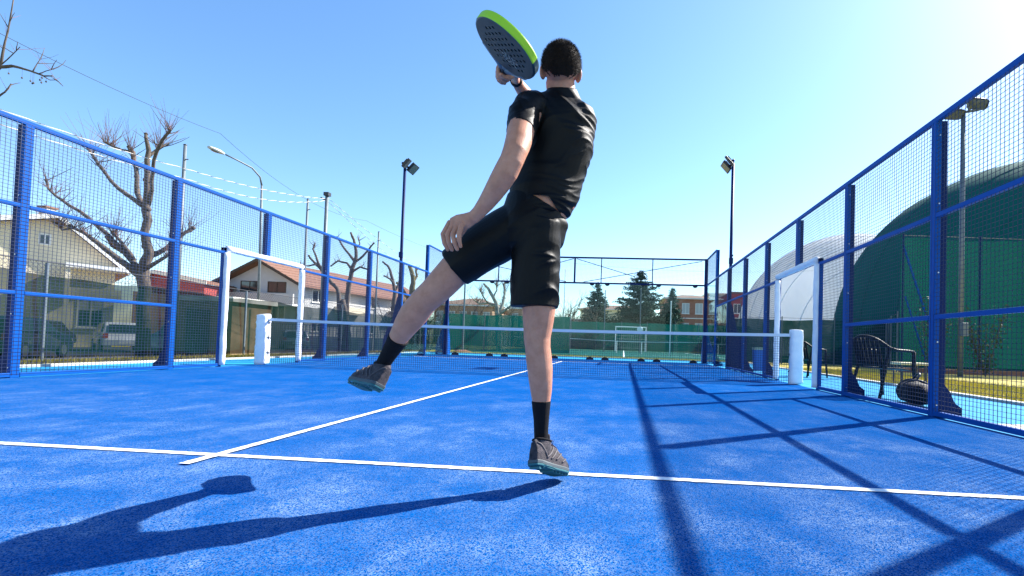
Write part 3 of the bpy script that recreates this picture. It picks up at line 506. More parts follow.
def side_fence(s, label):
    t = thing('court_fence', (s*HW, 0, 0), label, 'fence', 'side fences of the court')
    X = s * HW
    # posts
    def post(y, z0, z1):
        hw = .030 if y == -6 else .045
        g = G(); lo, hi = sorted((X, X + s*.055))
        g.box((lo, y-hw, z0), (hi, y+hw, z1))
        p = g.build('post', M['blue'], t, bevel=.004)
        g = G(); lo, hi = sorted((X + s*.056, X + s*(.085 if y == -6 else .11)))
        g.box((lo, y-hw*.9, z0), (hi, y+hw*.9, z1)); g.build('shaded_post_back', M['navy'], p, bevel=.004)  # dark back half: shade of the blue post put into its colour
        if z0 < .1:
            g = G(); foot(g, X + s*.05, y, s); g.build('foot_plate', M['navy'], p)
        zz = [.12, .75, 1.45, 2.15, 2.85, 3.7]
        for z in zz:
            if z0 + .05 < z < z1:
                g = G(); g.tube([(X + s*.03, y-hw-.001, z), (X + s*.03, y-hw-.007, z)], .0075, 8); g.build('bolt', M['bolt'], p)
        return p
    for y in (-8, -6, -4, -2, 2, 4, 6): post(y, 0, FH - .02)
    post(0, GH + .02, FH - .02)
    post(8, 0, 4.0)
    # rails
    def rail(y0, y1, z, h=.045, nm='rail'):
        g = G(); lo, hi = sorted((X - s*.002, X + s*.045)); g.box((lo, y0, z-h/2), (hi, y1, z+h/2)); return g.build(nm, M['blue'], t, bevel=.004)
    rail(-8, 8-.045, FH, .055, 'top_rail')
    for a, b in ((-8,-6),(-6,-4),(-4,-2),(-2,-1.09),(1.09,2),(2,4),(4,6)):
        a2 = a + (.047 if a != 1.09 else 0); b2 = b - (.047 if b != -1.09 else 0)
        rail(a2, b2, 2.03)
        rail(a2, b2, .035, .05, 'bottom_rail')
        if (a, b) in ((-8,-6),(-6,-4),(-4,-2)): rail(a2, b2, 1.0)
    rail(6.047, 7.953, 2.03)
    # mesh panels, each one welded sheet
    for a, b in ((-8,-6),(-6,-4),(-4,-2),(-2,-1.09),(1.09,2),(2,4),(4,6)):
        g = G(); wires(g, X, a, b, .03, FH); g.build('mesh_panel', M['wire'], t)
    g = G(); wires(g, X, -1.09, 1.09, GH, FH); g.build('mesh_panel', M['wire'], t)
    g = G(); wires(g, X, 6, 8, 2.03, FH); g.build('mesh_panel', M['wire'], t)
    g = G(); wires(g, X, 8.05, 9.95, 3.0, 4.0); g.build('mesh_panel', M['wire'], t)
    # gate frame with padding
    g = G()
    lo, hi = sorted((X - s*.0, X + s*.06))
    g.box((lo, -1.09, 0), (hi, -1.03, GH)); g.box((lo, 1.03, 0), (hi, 1.09, GH)); g.box((lo, -1.09, GH-.06), (hi, 1.09, GH + .0))
    gf = g.build('gate_frame', M['blue'], t, bevel=.004)
    for (p0, p1) in (((X, -1.03, .03), (X, -1.03, GH-.09)), ((X, 1.03, .03), (X, 1.03, GH-.09)), ((X, -1.03, GH-.02), (X, 1.03, GH-.02))):
        g = G(); n = 26; pts = []; rad = []
        for i in range(n + 1):
            u = i / n; p = Vector(p0).lerp(Vector(p1), u)
            p += Vector((rng.uniform(-.003,.003)-s*.01, rng.uniform(-.003,.003), rng.uniform(-.002,.002)))
            pts.append(p); rad.append(.054 + .003*math.sin(u*17 + s) + rng.uniform(-.003,.003))
        g.tube(pts, rad, 12); pd = g.build('padding', M['pad'], gf, smooth=True)
    # glass at the far corner
    g = G(); lo, hi = sorted((X + s*.015, X + s*.025))
    g.box((lo, 8.05, .04), (hi, 9.95, 2.96)); g.build('glass_panel', M['glass'], t)
    g = G(); g.box((lo, 6.05, .04), (hi, 7.95, 1.99)); g.build('glass_panel', M['glass'], t)
    rail(8.045, 9.95, 4.0, .05, 'top_rail'); rail(8.045, 9.95, 3.0)
    # tall curved fin behind the post carrying the floodlight
    for yf in (6.0,):
        pr = [(.10,.0),(.60,.0),(.60,.25),(.55,.6),(.45,.9),(.30,1.2),(.22,1.6),(.16,1.9),(.10,2.0)]
        g = G(); g.prism([(X + s*a, yf-.03, b) for a, b in pr], (0,.06,0)); g.build('fin', M['navy'], t)
    return t
fence_l = side_fence(-1, 'blue mesh court fence with posts and padded gate, left side')
fence_r = side_fence(1, 'blue mesh court fence with posts and padded gate, right side')

# ------------------------------------------------------------------ far glass wall
t = thing('glass_wall', (0, 10, 0), 'glass back wall with blue mesh frame above it beyond the net', 'glass wall')
for i in range(5):
    g = G(); x0 = -5.0 + 2.0*i + .006; x1 = x0 + 1.988; g.box((x0, 10.0, .03), (x1, 10.012, 2.97)); g.build('glass_panel', M['glass'], t)
for s in (-1, 1):
    g = G(); g.box((s*HW-.06, 9.96, 0), (s*HW+.06, 10.08, 4.03)); p = g.build('corner_post', M['navy'], t, bevel=.004)
    pr = [(.06,.0),(.40,.0),(.40,.25),(.34,.55),(.22,.85),(.12,1.25),(.06,1.6)]
    g = G(); g.prism([(s*HW + s*a, 10.0, b) for a, b in pr], (0,.05,0)); g.build('fin', M['blue'], p)
    g = G(); g.prism([(s*(HW-.045), 10.05 + a, b) for a, b in pr], (s*.05,0,0)); g.build('fin', M['blue'], p)
for z, h in ((4.0,.06),(3.0,.06)):
    g = G(); g.box((-HW+.06, 9.99, z-h/2), (HW-.06, 10.05, z+h/2)); g.build('rail', M['navy'], t, bevel=.004)
for x, w in ((-3.05,.016),(-1.05,.016),(0,.035),(1.05,.016),(3.05,.016)):
    g = G(); g.box((x-w, 9.992, 3.03), (x+w, 10.045, 3.97)); g.build('upright', M['navy'], t)
for s in (-1, 1):
    g = G(); g.bar((s*.06, 10.062, 3.96), (s*2.35, 10.062, 3.30), .022); g.build('brace', M['navy'], t)
    g = G(); g.bar((s*4.95, 10.09, 3.95), (s*.35, 10.09, 3.05), .022); g.build('brace', M['navy'], t)
g = G()
k = 0
for i in range(int(10/.05)):
    x = -4.98 + i*.05; g.box((x-.0016, 10.02, 3.03), (x+.0016, 10.0232, 3.97))
for i in range(19):
    z = 3.03 + i*.05; g.box((-5, 10.0235, z-.0016), (5, 10.0265, z+.0016))
g.build('mesh_panel', M['wire'], t)
for i in range(6):
    xj = -5 + 2*i
    for dx in (-.30, .30):
        x = xj + dx
        if abs(x) > 5: continue
        for z0, sgn in ((.0, 1), (2.965, -1)):
            q = 1 if sgn > 0 else .6; g = G(); poly = [(x + .15*q*math.cos(a), 9.985, z0 + sgn*.11*q*math.sin(a)) for a in [math.pi*j/12 for j in range(13)]]
            g.prism(poly, (0,.045,0)); g.build('clamp', M['rubber'], t)

# ------------------------------------------------------------------ net
t = thing('padel_net', (0, 0, 0), 'court net with pale top tape strung between white padded posts', 'net')
def sag(x): return .875 + .045 * (x / 5.0) ** 2
g = G(); P0 = [(-5.02 + 10.04*i/40) for i in range(41)]
vs = []; fs = []
for x in P0:
    z = sag(x); vs += [(x,-.008,z-.055),(x,.008,z-.055),(x,.008,z),(x,-.008,z)]
for i in range(40):
    for k in range(4):
        a = 4*i + k; b = 4*i + (k+1) % 4; fs.append((a, b, b+4, a+4))
g.add(vs, fs); g.build('top_tape', M['tape'], t)
g = G(); r = .0022; x = -5.02
while x < 5.02:
    g.box((x-r, -r, .015), (x+r, r, sag(x)-.05)); x += .042
for j in range(20):
    z0 = .02 + j*.042
    pts = [(x, .0, z0 * (sag(x)-.055)/.82) for x in P0[::4]]
    g.tube(pts, r, 4)
g.build('net_mesh', M['net'], t)
for s in (-1, 1):
    g = G(); g.box((s*5.12-.03, -.03, 0), (s*5.12+.03, .03, .93)); p = g.build('net_post', M['blue'], t)
    g = G(); n = 24; sts = []
    for i in range(n+1):
        u = i/n; sts.append((s*5.14 + rng.uniform(-.004,.004), rng.uniform(-.004,.004), .01 + .975*u, 1, 0, 0, .118 - .010*u + rng.uniform(-.004,.004), .105 + rng.uniform(-.004,.004)))
    g.loft(sts, 20, p=3.4, dome=.12); g.build('padding', M['pad'], p, smooth=True)
    g = G()
    for z in (.25, .55, .85): g.bar((s*(5.14-.125), -.03, z), (s*(5.14-.125), .04, z-.03), .012)
    g.build('lacing', M['black_metal'], p)

# ------------------------------------------------------------------ floodlight masts on the court fence
def mast(x, y, h, s, label):
    t = thing('floodlight_mast', (x, y, 0), label, 'floodlight', 'floodlight masts of the court')
    g = G(); g.tube([(x, y, FH*.0+.02), (x, y, h)], [.052, .045], 12); g.build('pole', M['navy'], t, smooth=True)
    g = G(); g.box((x-.06, y-.07, FH+.15), (x+.06, y+.01, FH+.33)); g.tube([(x,y-.05,FH+.33),(x+.05,y-.09,FH+.42)], .02, 6); g.build('junction_box', M['navy'], t, bevel=.01)
    g = G(); g.bar((x-s*.05, y-.30, h-.02), (x-s*.05, y+.30, h-.02), .05); ar = g.build('cross_arm', M['navy'], t)
    for dy, tl in ((-.24, .35), (.24, -.05)):
        n = Vector((-s*.75, tl, -.66)).normalized(); u = Vector((0,1,0)); u = (u - n*u.dot(n)).normalized(); w = n.cross(u)
        c = Vector((x - s*.16, y + dy, h - .02))
        g = G(); g.obox(c, u*.19, w*.17, n*.035); hd = g.build('lamp_head', M['black_metal'], t, bevel=.008)
        g = G(); g.obox(c + n*.037, u*.165, w*.145, n*.004); g.build('lens', M['led'], hd)
        g = G()
        for q in range(6): g.obox(c - n*.05 + u*(-.14+.056*q), u*.004, w*.12, n*.018)
        g.build('heat_sink', M['black_metal'], hd)
    g = G(); g.tube([(x,y,h),(x,y,h+.10)], .02, 6); g.ell((x,y,h+.11), (.035,.035,.03)); g.build('sensor', M['black_metal'], t)
mast(-HW-.06, 6.0-.08, 6.15, -1, 'navy floodlight mast on the left fence beyond the net')
mast(HW+.06, 6.0-.08, 6.25, 1, 'navy floodlight mast on the right fence beyond the net')
# ------------------------------------------------------------------ the player
def bake(o, mods, parent=None, smooth=True):
    """apply voxel remesh / smooth / boolean modifiers into the mesh"""
    for kind, kw in mods:
        m = o.modifiers.new(kind, kind)
        for k, v in kw.items(): setattr(m, k, v)
    bpy.context.view_layer.update()
    dg = bpy.context.evaluated_depsgraph_get()
    me = bpy.data.meshes.new_from_object(o.evaluated_get(dg))
    o.modifiers.clear(); old = o.data; mats = [m for m in old.materials]; o.data = me
    if not me.materials:
        for m in mats: me.materials.append(m)
    me.name = o.name
    me.polygons.foreach_set('use_smooth', [smooth]*len(me.polygons))
    return o

PO = (1.62, -7.15, 0.0)
person = thing('person', PO, 'player in black shirt and shorts leaping with one leg kicked out to the left', 'person')
A_ = Vector(PD['rk_a']).normalized(); N_ = Vector(PD['rk_n']); N_ = (N_ - A_*N_.dot(A_)).normalized()
RC = Vector(PD['rk_c']); W_ = A_.cross(N_)
HAX = RC + N_*.019                        # axis of the handle
def hpt(t): return HAX - A_*t             # t metres back from the head centre
# head frame
HC = Vector(PD['head'])
hf = Vector((-.16, .985, .06)).normalized(); hr = Vector((.985, .16, -.02)); hr = (hr - hf*hr.dot(hf)).normalized(); hu = hr.cross(hf)
HM = Matrix((hr, hf, hu)).transposed()
def hl(r, f, u): return HC + hr*r + hf*f + hu*u

g = G()
for k in ('leg_stand','leg_lift','trunk_body','arm_left','arm_right'): g.loft(CH[k], 28)
g.loft(CH['hand_left'], 18, dome=.8)
for k in ('fa','fb','fc','fd','ft'): g.loft(CH[k], 12, dome=.9)
# head
g.ell(hl(0,-.012,.026), (.0740,.094,.080), HM, 32, 20)
g.ell(hl(0,.030,-.035), (.060,.066,.078), HM, 28, 16)
g.ell(hl(0,.074,-.088), (.026,.022,.022), HM)
g.ell(hl(0,.100,-.012), (.011,.017,.024), HM)
g.ell(hl(0,.107,-.026), (.016,.013,.010), HM)
g.ell(hl(0,.072,.030), (.052,.022,.012), HM)
g.ell(hl(0,.091,-.052), (.024,.012,.006), HM); g.ell(hl(0,.089,-.063), (.021,.012,.007), HM)
for s in (-1, 1):
    g.ell(hl(s*.040,.062,-.018), (.022,.022,.020), HM)
    # ear: tilted rim with lobe
    eM = HM @ Matrix.Rotation(s*.42, 3, 'Z')
    g.ell(hl(s*.0785,-.004,-.004), (.0085,.018,.029), eM, 16, 12); g.ell(hl(s*.074,.002,-.020), (.009,.012,.014), eM, 12, 8)
# right hand closed round the handle
hp = hpt(.250); wr = Vector(PD['wrist_r'])
e1 = (wr - hp); e1 = (e1 - A_*e1.dot(A_)).normalized(); e2 = A_.cross(e1)
pc = hp + e1*.036
st = []
for u, (w, b) in zip((0,.3,.6,.85,1.0), ((.022,.019),(.027,.017),(.036,.0155),(.040,.015),(.036,.013))):
    c = wr.lerp(pc + A_*.030, u) + e2*(.004*u)
    st.append((*c, *e2, w, b))
g.loft(st, 20, dome=.8)
for k in range(4):
    tt = .036 - .0215*k; r0 = .0295; sts = []
    ln = (1.0, 1.08, 1.0, .86)[k]
    for i in range(8):
        a = math.radians(35 + (255*ln)*i/7); rr = r0 - .004*i/7
        c = hp + A_*(tt - .006*i/7) + (e1*math.cos(a) + e2*math.sin(a))*rr
        fr = (.0102,.0100,.0098,.0099,.0092,.0090,.0085,.0076)[i]
        sts.append((*c, *A_, fr, fr*.95))
    g.loft(sts, 12, dome=.9)
sts = []
for i in range(6):
    a = math.radians(-25 - 125*i/5); c = hp + A_*(.018 + .036*i/5) + (e1*math.cos(a) + e2*math.sin(a))*(.033 - .005*i/5)
    fr = (.0155,.0135,.0115,.0112,.0105,.009)[i]; sts.append((*c, *A_, fr, fr*.9))
g.loft(sts, 12, dome=.9)
body = g.build('body', M['skin'], person)
bake(body, [('REMESH', dict(mode='VOXEL', voxel_size=.0032, use_smooth_shade=True)), ('SMOOTH', dict(factor=.5, iterations=4))])
# eyes, lips are small surface parts
for s in (-1, 1):
    g = G(); g.ell(hl(s*.031,.0815,.010), (.0125,.0125,.0125), HM, 16, 12); ey = g.build('eye', M['white_eye'], person, smooth=True)
    g = G(); g.ell(hl(s*.031,.0925,.010), (.0055,.0025,.0055), HM, 12, 8); g.build('iris', M['dark_wood'], ey, smooth=True)

# hair: scalp cap and many short strands
g = G(); hrng = random.Random(3)
def on_scalp(d, k=1.0):
    return hl(d.x*.0748*k, -.012 + d.y*.095*k, .026 + d.z*.081*k)
def hairy(d):
    # d: unit direction in head space (right, forward, up)
    if d.y < -.35: low = -.80 + .75*max(0, abs(d.x) - .38)
    elif d.y < .10: low = -.80 + .52*min((d.y + .35)/.20, 1)
    elif d.y < .45: low = -.05
    else: low = .28 + .35*(d.y-.25)
    return d.z > low + hrng.uniform(-.06, .02)
nu, nv = 72, 40; idx = {}; vs = []; fs = []
for j in range(nv+1):
    for i in range(nu):
        ph = math.pi*j/nv; th = 2*math.pi*i/nu
        d = Vector((math.sin(ph)*math.cos(th), math.sin(ph)*math.sin(th), math.cos(ph)))
        taper = min(max((d.z + .75)/.55, 0), 1)
        kk = 1.006 + .050*taper + .012*noise.noise(d*7)
        vs.append(on_scalp(d, kk))
def cd(i, j):
    ph = math.pi*(j+.5)/nv; th = 2*math.pi*(i+.5)/nu
    return Vector((math.sin(ph)*math.cos(th), math.sin(ph)*math.sin(th), math.cos(ph)))
for j in range(nv):
    for i in range(nu):
        if hairy(cd(i, j)): fs.append((j*nu+i, j*nu+(i+1) % nu, (j+1)*nu+(i+1) % nu, (j+1)*nu+i))
g.add(vs, fs)
cnt = 0
while cnt < 9000:
    d = Vector((hrng.gauss(0,1), hrng.gauss(0,1), hrng.gauss(0,1))).normalized()
    if not hairy(d): continue
    cnt += 1
    taper = min(max((d.z + .75)/.6, 0), 1)
    p = on_scalp(d, 1.0 + .05*taper); nrm = (hr*d.x/.0755 + hf*d.y/.095 + hu*d.z/.086).normalized()
    comb = (hf*.6 - hu*.5*(1-max(d.z,0)) + hr*hrng.uniform(-.5,.5))
    dr = (nrm*(.75) + comb*.55 + Vector((hrng.uniform(-.3,.3), hrng.uniform(-.3,.3), hrng.uniform(-.3,.3)))).normalized()
    L = .003 + .010*taper*hrng.uniform(.6,1.3); w = dr.cross(nrm)
    w = (w.normalized() if w.length > 1e-4 else hr)*.0007
    g.add([p - w, p + w, p + dr*L], [(0,1,2)])
g.build('hair', M['hair'], person, smooth=False)

# ---- cloth folds
def folds(o, fn, parent_off):
    me = o.data; n = len(me.vertices)
    co = np.empty(n*3); me.vertices.foreach_get('co', co); co = co.reshape(-1,3)
    no = np.empty(n*3); me.vertices.foreach_get('normal', no); no = no.reshape(-1,3)
    off = Vector(parent_off)
    out = co.copy()
    for i in range(n):
        p = Vector(co[i]) + off
        out[i] = co[i] + no[i]*fn(p, no[i])
    me.vertices.foreach_set('co', out.ravel()); me.update()

def ridge(x, k=2.2): return max(1 - (abs(x)*k)**.8, -.3)
def wn3(p, f, o=0.): return noise.noise(Vector((p.x*f[0] + o, p.y*f[1] + o, p.z*f[2] - o)))
def shirt_fold(p, nn):
    right = min(max((p.x - 1.60)/.16, 0), 1)
    mid = min(max((1.60 - p.z)/.10, 0), 1)
    w = Vector((p.x, p.y, p.z + .22*(p.x - 1.7)**2*4 - .16*(p.x - 1.7) + .10*wn3(p, (4.5,4.5,5), 3)))
    patch = .35 + .9*max(0, wn3(p, (5,5,6), 11) + .35)
    a = .0085*ridge(wn3(w, (3.5,3.5,12), 5), 2.4)*patch + .004*ridge(wn3(w, (5,5,27), 9), 2.4)*patch
    low = min(max((1.40 - p.z)/.2, 0), 1)
    s = Vector(((p.z - 1.60)*.9 + (p.x - 1.62), p.y, p.x*.8 - p.z))
    up = min(max((p.z - 1.50)/.08, 0), 1)*min(max((1.675 - p.z)/.05, 0), 1)
    a *= min(max((1.675 - p.z)/.05, 0), 1)
    return 2.1*a*(.25 + .75*right)*(.3 + .7*mid)*(1 + .35*low) + .007*ridge(wn3(s, (15,3,3), 2), 2.5)*up - .002
def shorts_fold(p, nn):
    right = min(max((p.x - 1.62)/.07, 0), 1)
    w = Vector((p.x, p.y, p.z - .55*(p.x - 1.68) + .06*wn3(p, (6,6,6), 1)))
    low = min(max((p.z - .72)/.14, 0), 1); patch = .3 + 1.0*max(0, wn3(p, (7,7,7), 4) + .3)
    return .0165*ridge(wn3(w, (5,5,19), 8), 2.2)*(.12 + .88*right)*(.35 + .65*low)*patch + .005*ridge(wn3(w, (4,4,9), 2), 2.0) - .003

g = G(); g.loft(CH['shirt_torso'], 40, dome=.15); g.loft(CH['sleeve_left'], 28, dome=.12); g.loft(CH['sleeve_right'], 28, dome=.12)
shirt = g.build('shirt', M['black_cloth'], person)
bake(shirt, [('REMESH', dict(mode='VOXEL', voxel_size=.004, use_smooth_shade=True)), ('SMOOTH', dict(factor=.5, iterations=8))])
folds(shirt, shirt_fold, PO)
g = G(); g.loft(CH['shorts_hip'], 40, dome=.3); g.loft(CH['shorts_right'], 32, dome=.06, p=2.2); g.loft(CH['shorts_left'], 32, dome=.06, p=2.2)
shorts = g.build('shorts', M['black_cloth'], person)
bake(shorts, [('REMESH', dict(mode='VOXEL', voxel_size=.004, use_smooth_shade=True)), ('SMOOTH', dict(factor=.5, iterations=5))])
folds(shorts, shorts_fold, PO)
# a strip of the lower back shows between shirt and shorts
def cut_patch(o, tri):
    bm = bmesh.new(); bm.from_mesh(o.data)
    def inside(c):
        x, z = c.x + PO[0], c.z + PO[2]; s = []
        for i in range(3):
            a, b = tri[i], tri[(i+1) % 3]; s.append((b[0]-a[0])*(z-a[1]) - (b[1]-a[1])*(x-a[0]))
        return all(v > 0 for v in s) or all(v < 0 for v in s)
    for i in range(3):
        a, b = tri[i], tri[(i+1) % 3]; mx, mz = (tri[0][0]+tri[1][0]+tri[2][0])/3 - PO[0], (tri[0][1]+tri[1][1]+tri[2][1])/3
        near = [f for f in bm.faces if abs(f.calc_center_median().x - mx) < .09 and abs(f.calc_center_median().z - mz) < .09 and f.calc_center_median().y + PO[1] < -7.1]
        gm = set(near); [gm.update(f.edges) for f in near]; [gm.update(f.verts) for f in near]
        bmesh.ops.bisect_plane(bm, geom=list(gm), plane_co=(a[0]-PO[0], 0, a[1]), plane_no=(-(b[1]-a[1]), 0, b[0]-a[0]))
    kill = [f for f in bm.faces if f.calc_center_median().y + PO[1] < -7.1 and inside(f.calc_center_median())]
    bmesh.ops.delete(bm, geom=kill, context='FACES'); bm.to_mesh(o.data); bm.free()
tri = ((1.618,1.216),(1.684,1.212),(1.722,1.160)); cut_patch(shirt, tri); cut_patch(shorts, tri)

for k in ('sock_stand','sock_lift'):
    g = G(); g.loft(CH[k], 24, dome=.1)
    so = g.build('sock', M['sock'], person)
    bake(so, [('REMESH', dict(mode='VOXEL', voxel_size=.0035, use_smooth_shade=True)), ('SMOOTH', dict(factor=.5, iterations=2))])
# wristband
g = G(); wd = Vector(PD['wrist_r_dir']).normalized(); wc = wr - wd*.004
g.tube([wc - wd*.009, wc - wd*.004, wc + wd*.004, wc + wd*.009], [.0265,.0275,.0275,.0265], 18)
g.build('wristband', M['black_cloth'], person, smooth=True)

def shoe(hb, tb, an, side):
    hb, tb, an = Vector(hb), Vector(tb), Vector(an)
    F = (tb - hb).normalized(); L = .295; U = (an - hb); U = (U - F*U.dot(F)).normalized(); R = F.cross(U)
    O = hb
    def W(x, y, z): return O + R*x + F*y + U*z*(1.12 if z > .03 else 1)
    # outline half widths and the height of the upper along the foot (y from heel)
    ys = [-.002,.02,.05,.09,.13,.17,.205,.24,.268,.288,.297]
    hw = [.020,.031,.035,.036,.038,.043,.047,.046,.038,.024,.010]
    cx = [0,0,.001,.003,.005,.006,.005,.002,-.002,-.006,-.008]
    top = [.094,.104,.098,.094,.102,.092,.076,.062,.052,.042,.030]
    g = G(); n = 20; vs = []; fs = []
    for y, w, c, h in zip(ys, hw, cx, top):
        for k in range(n):
            a = 2*math.pi*k/n; ca, sa = math.cos(a), math.sin(a)
            if sa >= 0: zz = .020 + (h-.020)*sa**.75; xx = w*math.copysign(abs(ca)**.8, ca)*(1 - .42*sa**2.2)
            else: zz = .020 + .012*sa; xx = w*math.copysign(abs(ca)**.5, ca)
            vs.append(W(side*c + xx, y, zz))
    for i in range(len(ys)-1):
        for k in range(n):
            a, b = i*n+k, i*n+(k+1) % n; fs.append((a,b,b+n,a+n))
    fs.append(tuple(range(n))[::-1]); m = (len(ys)-1)*n; fs.append(tuple(range(m, m+n)))
    g.add(vs, fs)
    # collar and tongue
    axis = (an - W(0,.055,.05)).normalized()
    c0 = W(side*.002,.062,.06); 
    sts = [(*(c0 + axis*q), *R, w, b) for q, w, b in ((-.01,.036,.050),(.018,.0375,.050),(.036,.038,.047),(.050,.037,.044))]
    g.loft(sts, 22, dome=.1)
    tg = [(*W(0,.11,.085), *R, .022,.010), (*W(0,.105,.11), *R, .022,.009), (*(W(0,.104,.132)), *R, .020,.007)]
    g.loft(tg, 14, dome=.6)
    o = g.build('shoe', M['shoe_up'], person)
    bake(o, [('REMESH', dict(mode='VOXEL', voxel_size=.0028, use_smooth_shade=True)), ('SMOOTH', dict(factor=.5, iterations=5))])
    # midsole and outsole, with a heel flare and tread gaps
    for nm, z0, z1, ex, m in (('midsole', .006, .022, .003, M['sole_white']), ('outsole', -.002, .009, .003, M['sole'])):
        g = G(); vs = []; ring = []
        for y, w, c in zip(ys, hw, cx): ring.append((side*c + w + ex, y))
        for y, w, c in list(zip(ys, hw, cx))[::-1]: ring.append((side*c - w - ex, y))
        n = len(ring); fs = []
        for j, (z, k) in enumerate(((z0, .96), (z0 + .003, 1.0), (z1 - .003, 1.0), (z1, .97))):
            for (x, y) in ring:
                sp = .016*max(0, (y-.23)/.07)**2 + (.004 if y < .03 else 0)
                vs.append(W(x*k, (y-.14)*k*1.01 + .14, z + sp + (.010*math.sin((y-.02)/.10*math.pi) if (.03 < y < .12 and j < 2 and nm == 'outsole') else 0)))
        for j in range(3):
            for k in range(n): fs.append((j*n+k, j*n+(k+1) % n, (j+1)*n+(k+1) % n, (j+1)*n+k))
        fs.append(tuple(range(n))[::-1]); fs.append(tuple(range(3*n, 4*n)))
        g.add(vs, fs)
        if nm == 'outsole':
            for y in [.015+.026*i for i in range(11)]:
                w = np.interp(y, ys, hw)*.82; sp = .016*max(0, (y-.23)/.07)**2
                g.obox(W(side*.003, y, -.006 + sp + (.010*math.sin((y-.02)/.10*math.pi) if .03 < y < .12 else 0)), R*w, F*.007, U*.004)
        g.build(nm, m, o, smooth=False)
    # padded heel collar and toe bumper
    g = G(); cc = an + (an - W(0,.055,.05)).normalized()*.012 if False else c0 + axis*.046
    g.tube([cc + R*.036*math.cos(a) + F*.046*math.sin(a) for a in [2*math.pi*q/20 for q in range(21)]], .0052, 8, cap=False)
    g.build('collar', M['sock'], o, smooth=True)
    def surf(s, y, q):
        h = float(np.interp(y, ys, top)); w = float(np.interp(y, ys, hw)); sa = min(max(q, 0), 1)
        zz = .020 + (h-.020)*sa**.75; xx = w*max(1-sa*sa, 0)**.4*(1-.42*sa**2.2)
        return W(side*float(np.interp(y, ys, cx)) + s*(xx + .0005), y, zz)
    for s in (-1, 1):
        for (ya, qa, yb, qb) in ((.004,.80,.060,.10),(.050,.12,.135,.86),(.085,.12,.165,.84),(.125,.12,.195,.80),(.170,.10,.232,.72)):
            g = G(); pts = [surf(s, ya + (yb-ya)*u, qa + (qb-qa)*u**1.3) for u in [k/9 for k in range(10)]]
            g.tube(pts, [.0030 + .0022*math.sin(math.pi*k/9) for k in range(10)], 6); g.build('overlay', M['shoe_over'], o, smooth=True)
        g = G(); pts = [surf(s, .235 + .045*u, .10 + .75*(1-u)) for u in [k/7 for k in range(8)]]; g.tube(pts, .0035, 6); g.build('toe_cap_seam', M['shoe_dark'], o, smooth=True)
    g = G()
    for i in range(6):
        y = .10 + .018*i; h = np.interp(y, ys, top) + (.004 if i else .012)
        g.tube([W(-.020,y,h-.010), W(-.008,y+.003,h), W(.008,y-.003,h), W(.020,y,h-.010)], .0024, 6)
    for s in (-1, 1):
        g.tube([W(0,.105,.098), W(s*.018,.10,.112), W(s*.034,.108,.106), W(s*.024,.118,.092), W(s*.004,.11,.096)], .002, 6)
        g.tube([W(0,.108,.098), W(s*.02,.122,.098), W(s*.036,.14,.084)], .002, 6)
    g.build('laces', M['lace'], o, smooth=True)
shoe(*PD['shoe_stand'], 1)
shoe(*PD['shoe_lift'], -1)

# ------------------------------------------------------------------ racket
rk = thing('racket', tuple(hpt(.305)), 'dark teal padel racket with lime green edge guard held above the left shoulder', 'racket')
def rp(w, a, n=0.0): return RC + W_*w + A_*a + N_*n
def outline(n=72, k=1.0):
    pts = []
    for i in range(n):
        th = 2*math.pi*i/n; c, s = math.cos(th), math.sin(th); p = 2.15
        x = .130*k*math.copysign(abs(c)**(2/p), c); y = .150*k*math.copysign(abs(s)**(2/p), s)
        if s < 0: x *= 1 - .10*abs(s)
        pts.append((x, y))
    return pts
g = G(); rings = [(.955,0.003),(.985,.0045),(1.0,.009),(1.0,.029),(.985,.0335),(.955,.035)]
vs = []; n = 72
for k, z in rings:
    for x, y in outline(n, k): vs.append(rp(x, y, z))
fs = []; mi = []
for j in range(len(rings)-1):
    for i in range(n):
        fs.append((j*n+i, j*n+(i+1) % n, (j+1)*n+(i+1) % n, (j+1)*n+i))
        th = 360*(i+.5)/n; mi.append(1 if (21 < th < 152 and j in (1,2,3)) else 0)
fs.append(tuple(range(n))[::-1]); fs.append(tuple(range((len(rings)-1)*n, len(rings)*n))); mi += [2, 2]
g.add(vs, fs); g.m = mi
head = g.build('racket_head', [M['racket_edge'], M['racket_green'], M['racket']], rk)
cut = G()
for r_ in range(-6, 7):
    for c_ in range(-5, 6):
        x = c_*.027 + (.0135 if r_ % 2 else 0); y = .004 + r_*.0225
        if (x/.092)**2 + ((y-.005)/.110)**2 < 1:
            cut.tube([rp(x, y, -.01), rp(x, y, .05)], .0062, 12)
cu = cut.build('cutter', M['racket'], rk)
bake(head, [('BOOLEAN', dict(operation='DIFFERENCE', object=cu, solver='EXACT'))], smooth=False)
bpy.data.objects.remove(cu, do_unlink=True)
# printed pale marks on the face
g = G(); prng = random.Random(5)
for i in range(26):
    x = -.055 + .008*(i % 9) + prng.uniform(-.004,.004); y = -.055 + .018*(i // 9) + .009*(i % 2)
    g.obox(rp(x, y, .0024), W_*.0035, A_*.0012 + W_*.0012, N_*.0005)
g.build('print', M['racket_dots'], head)
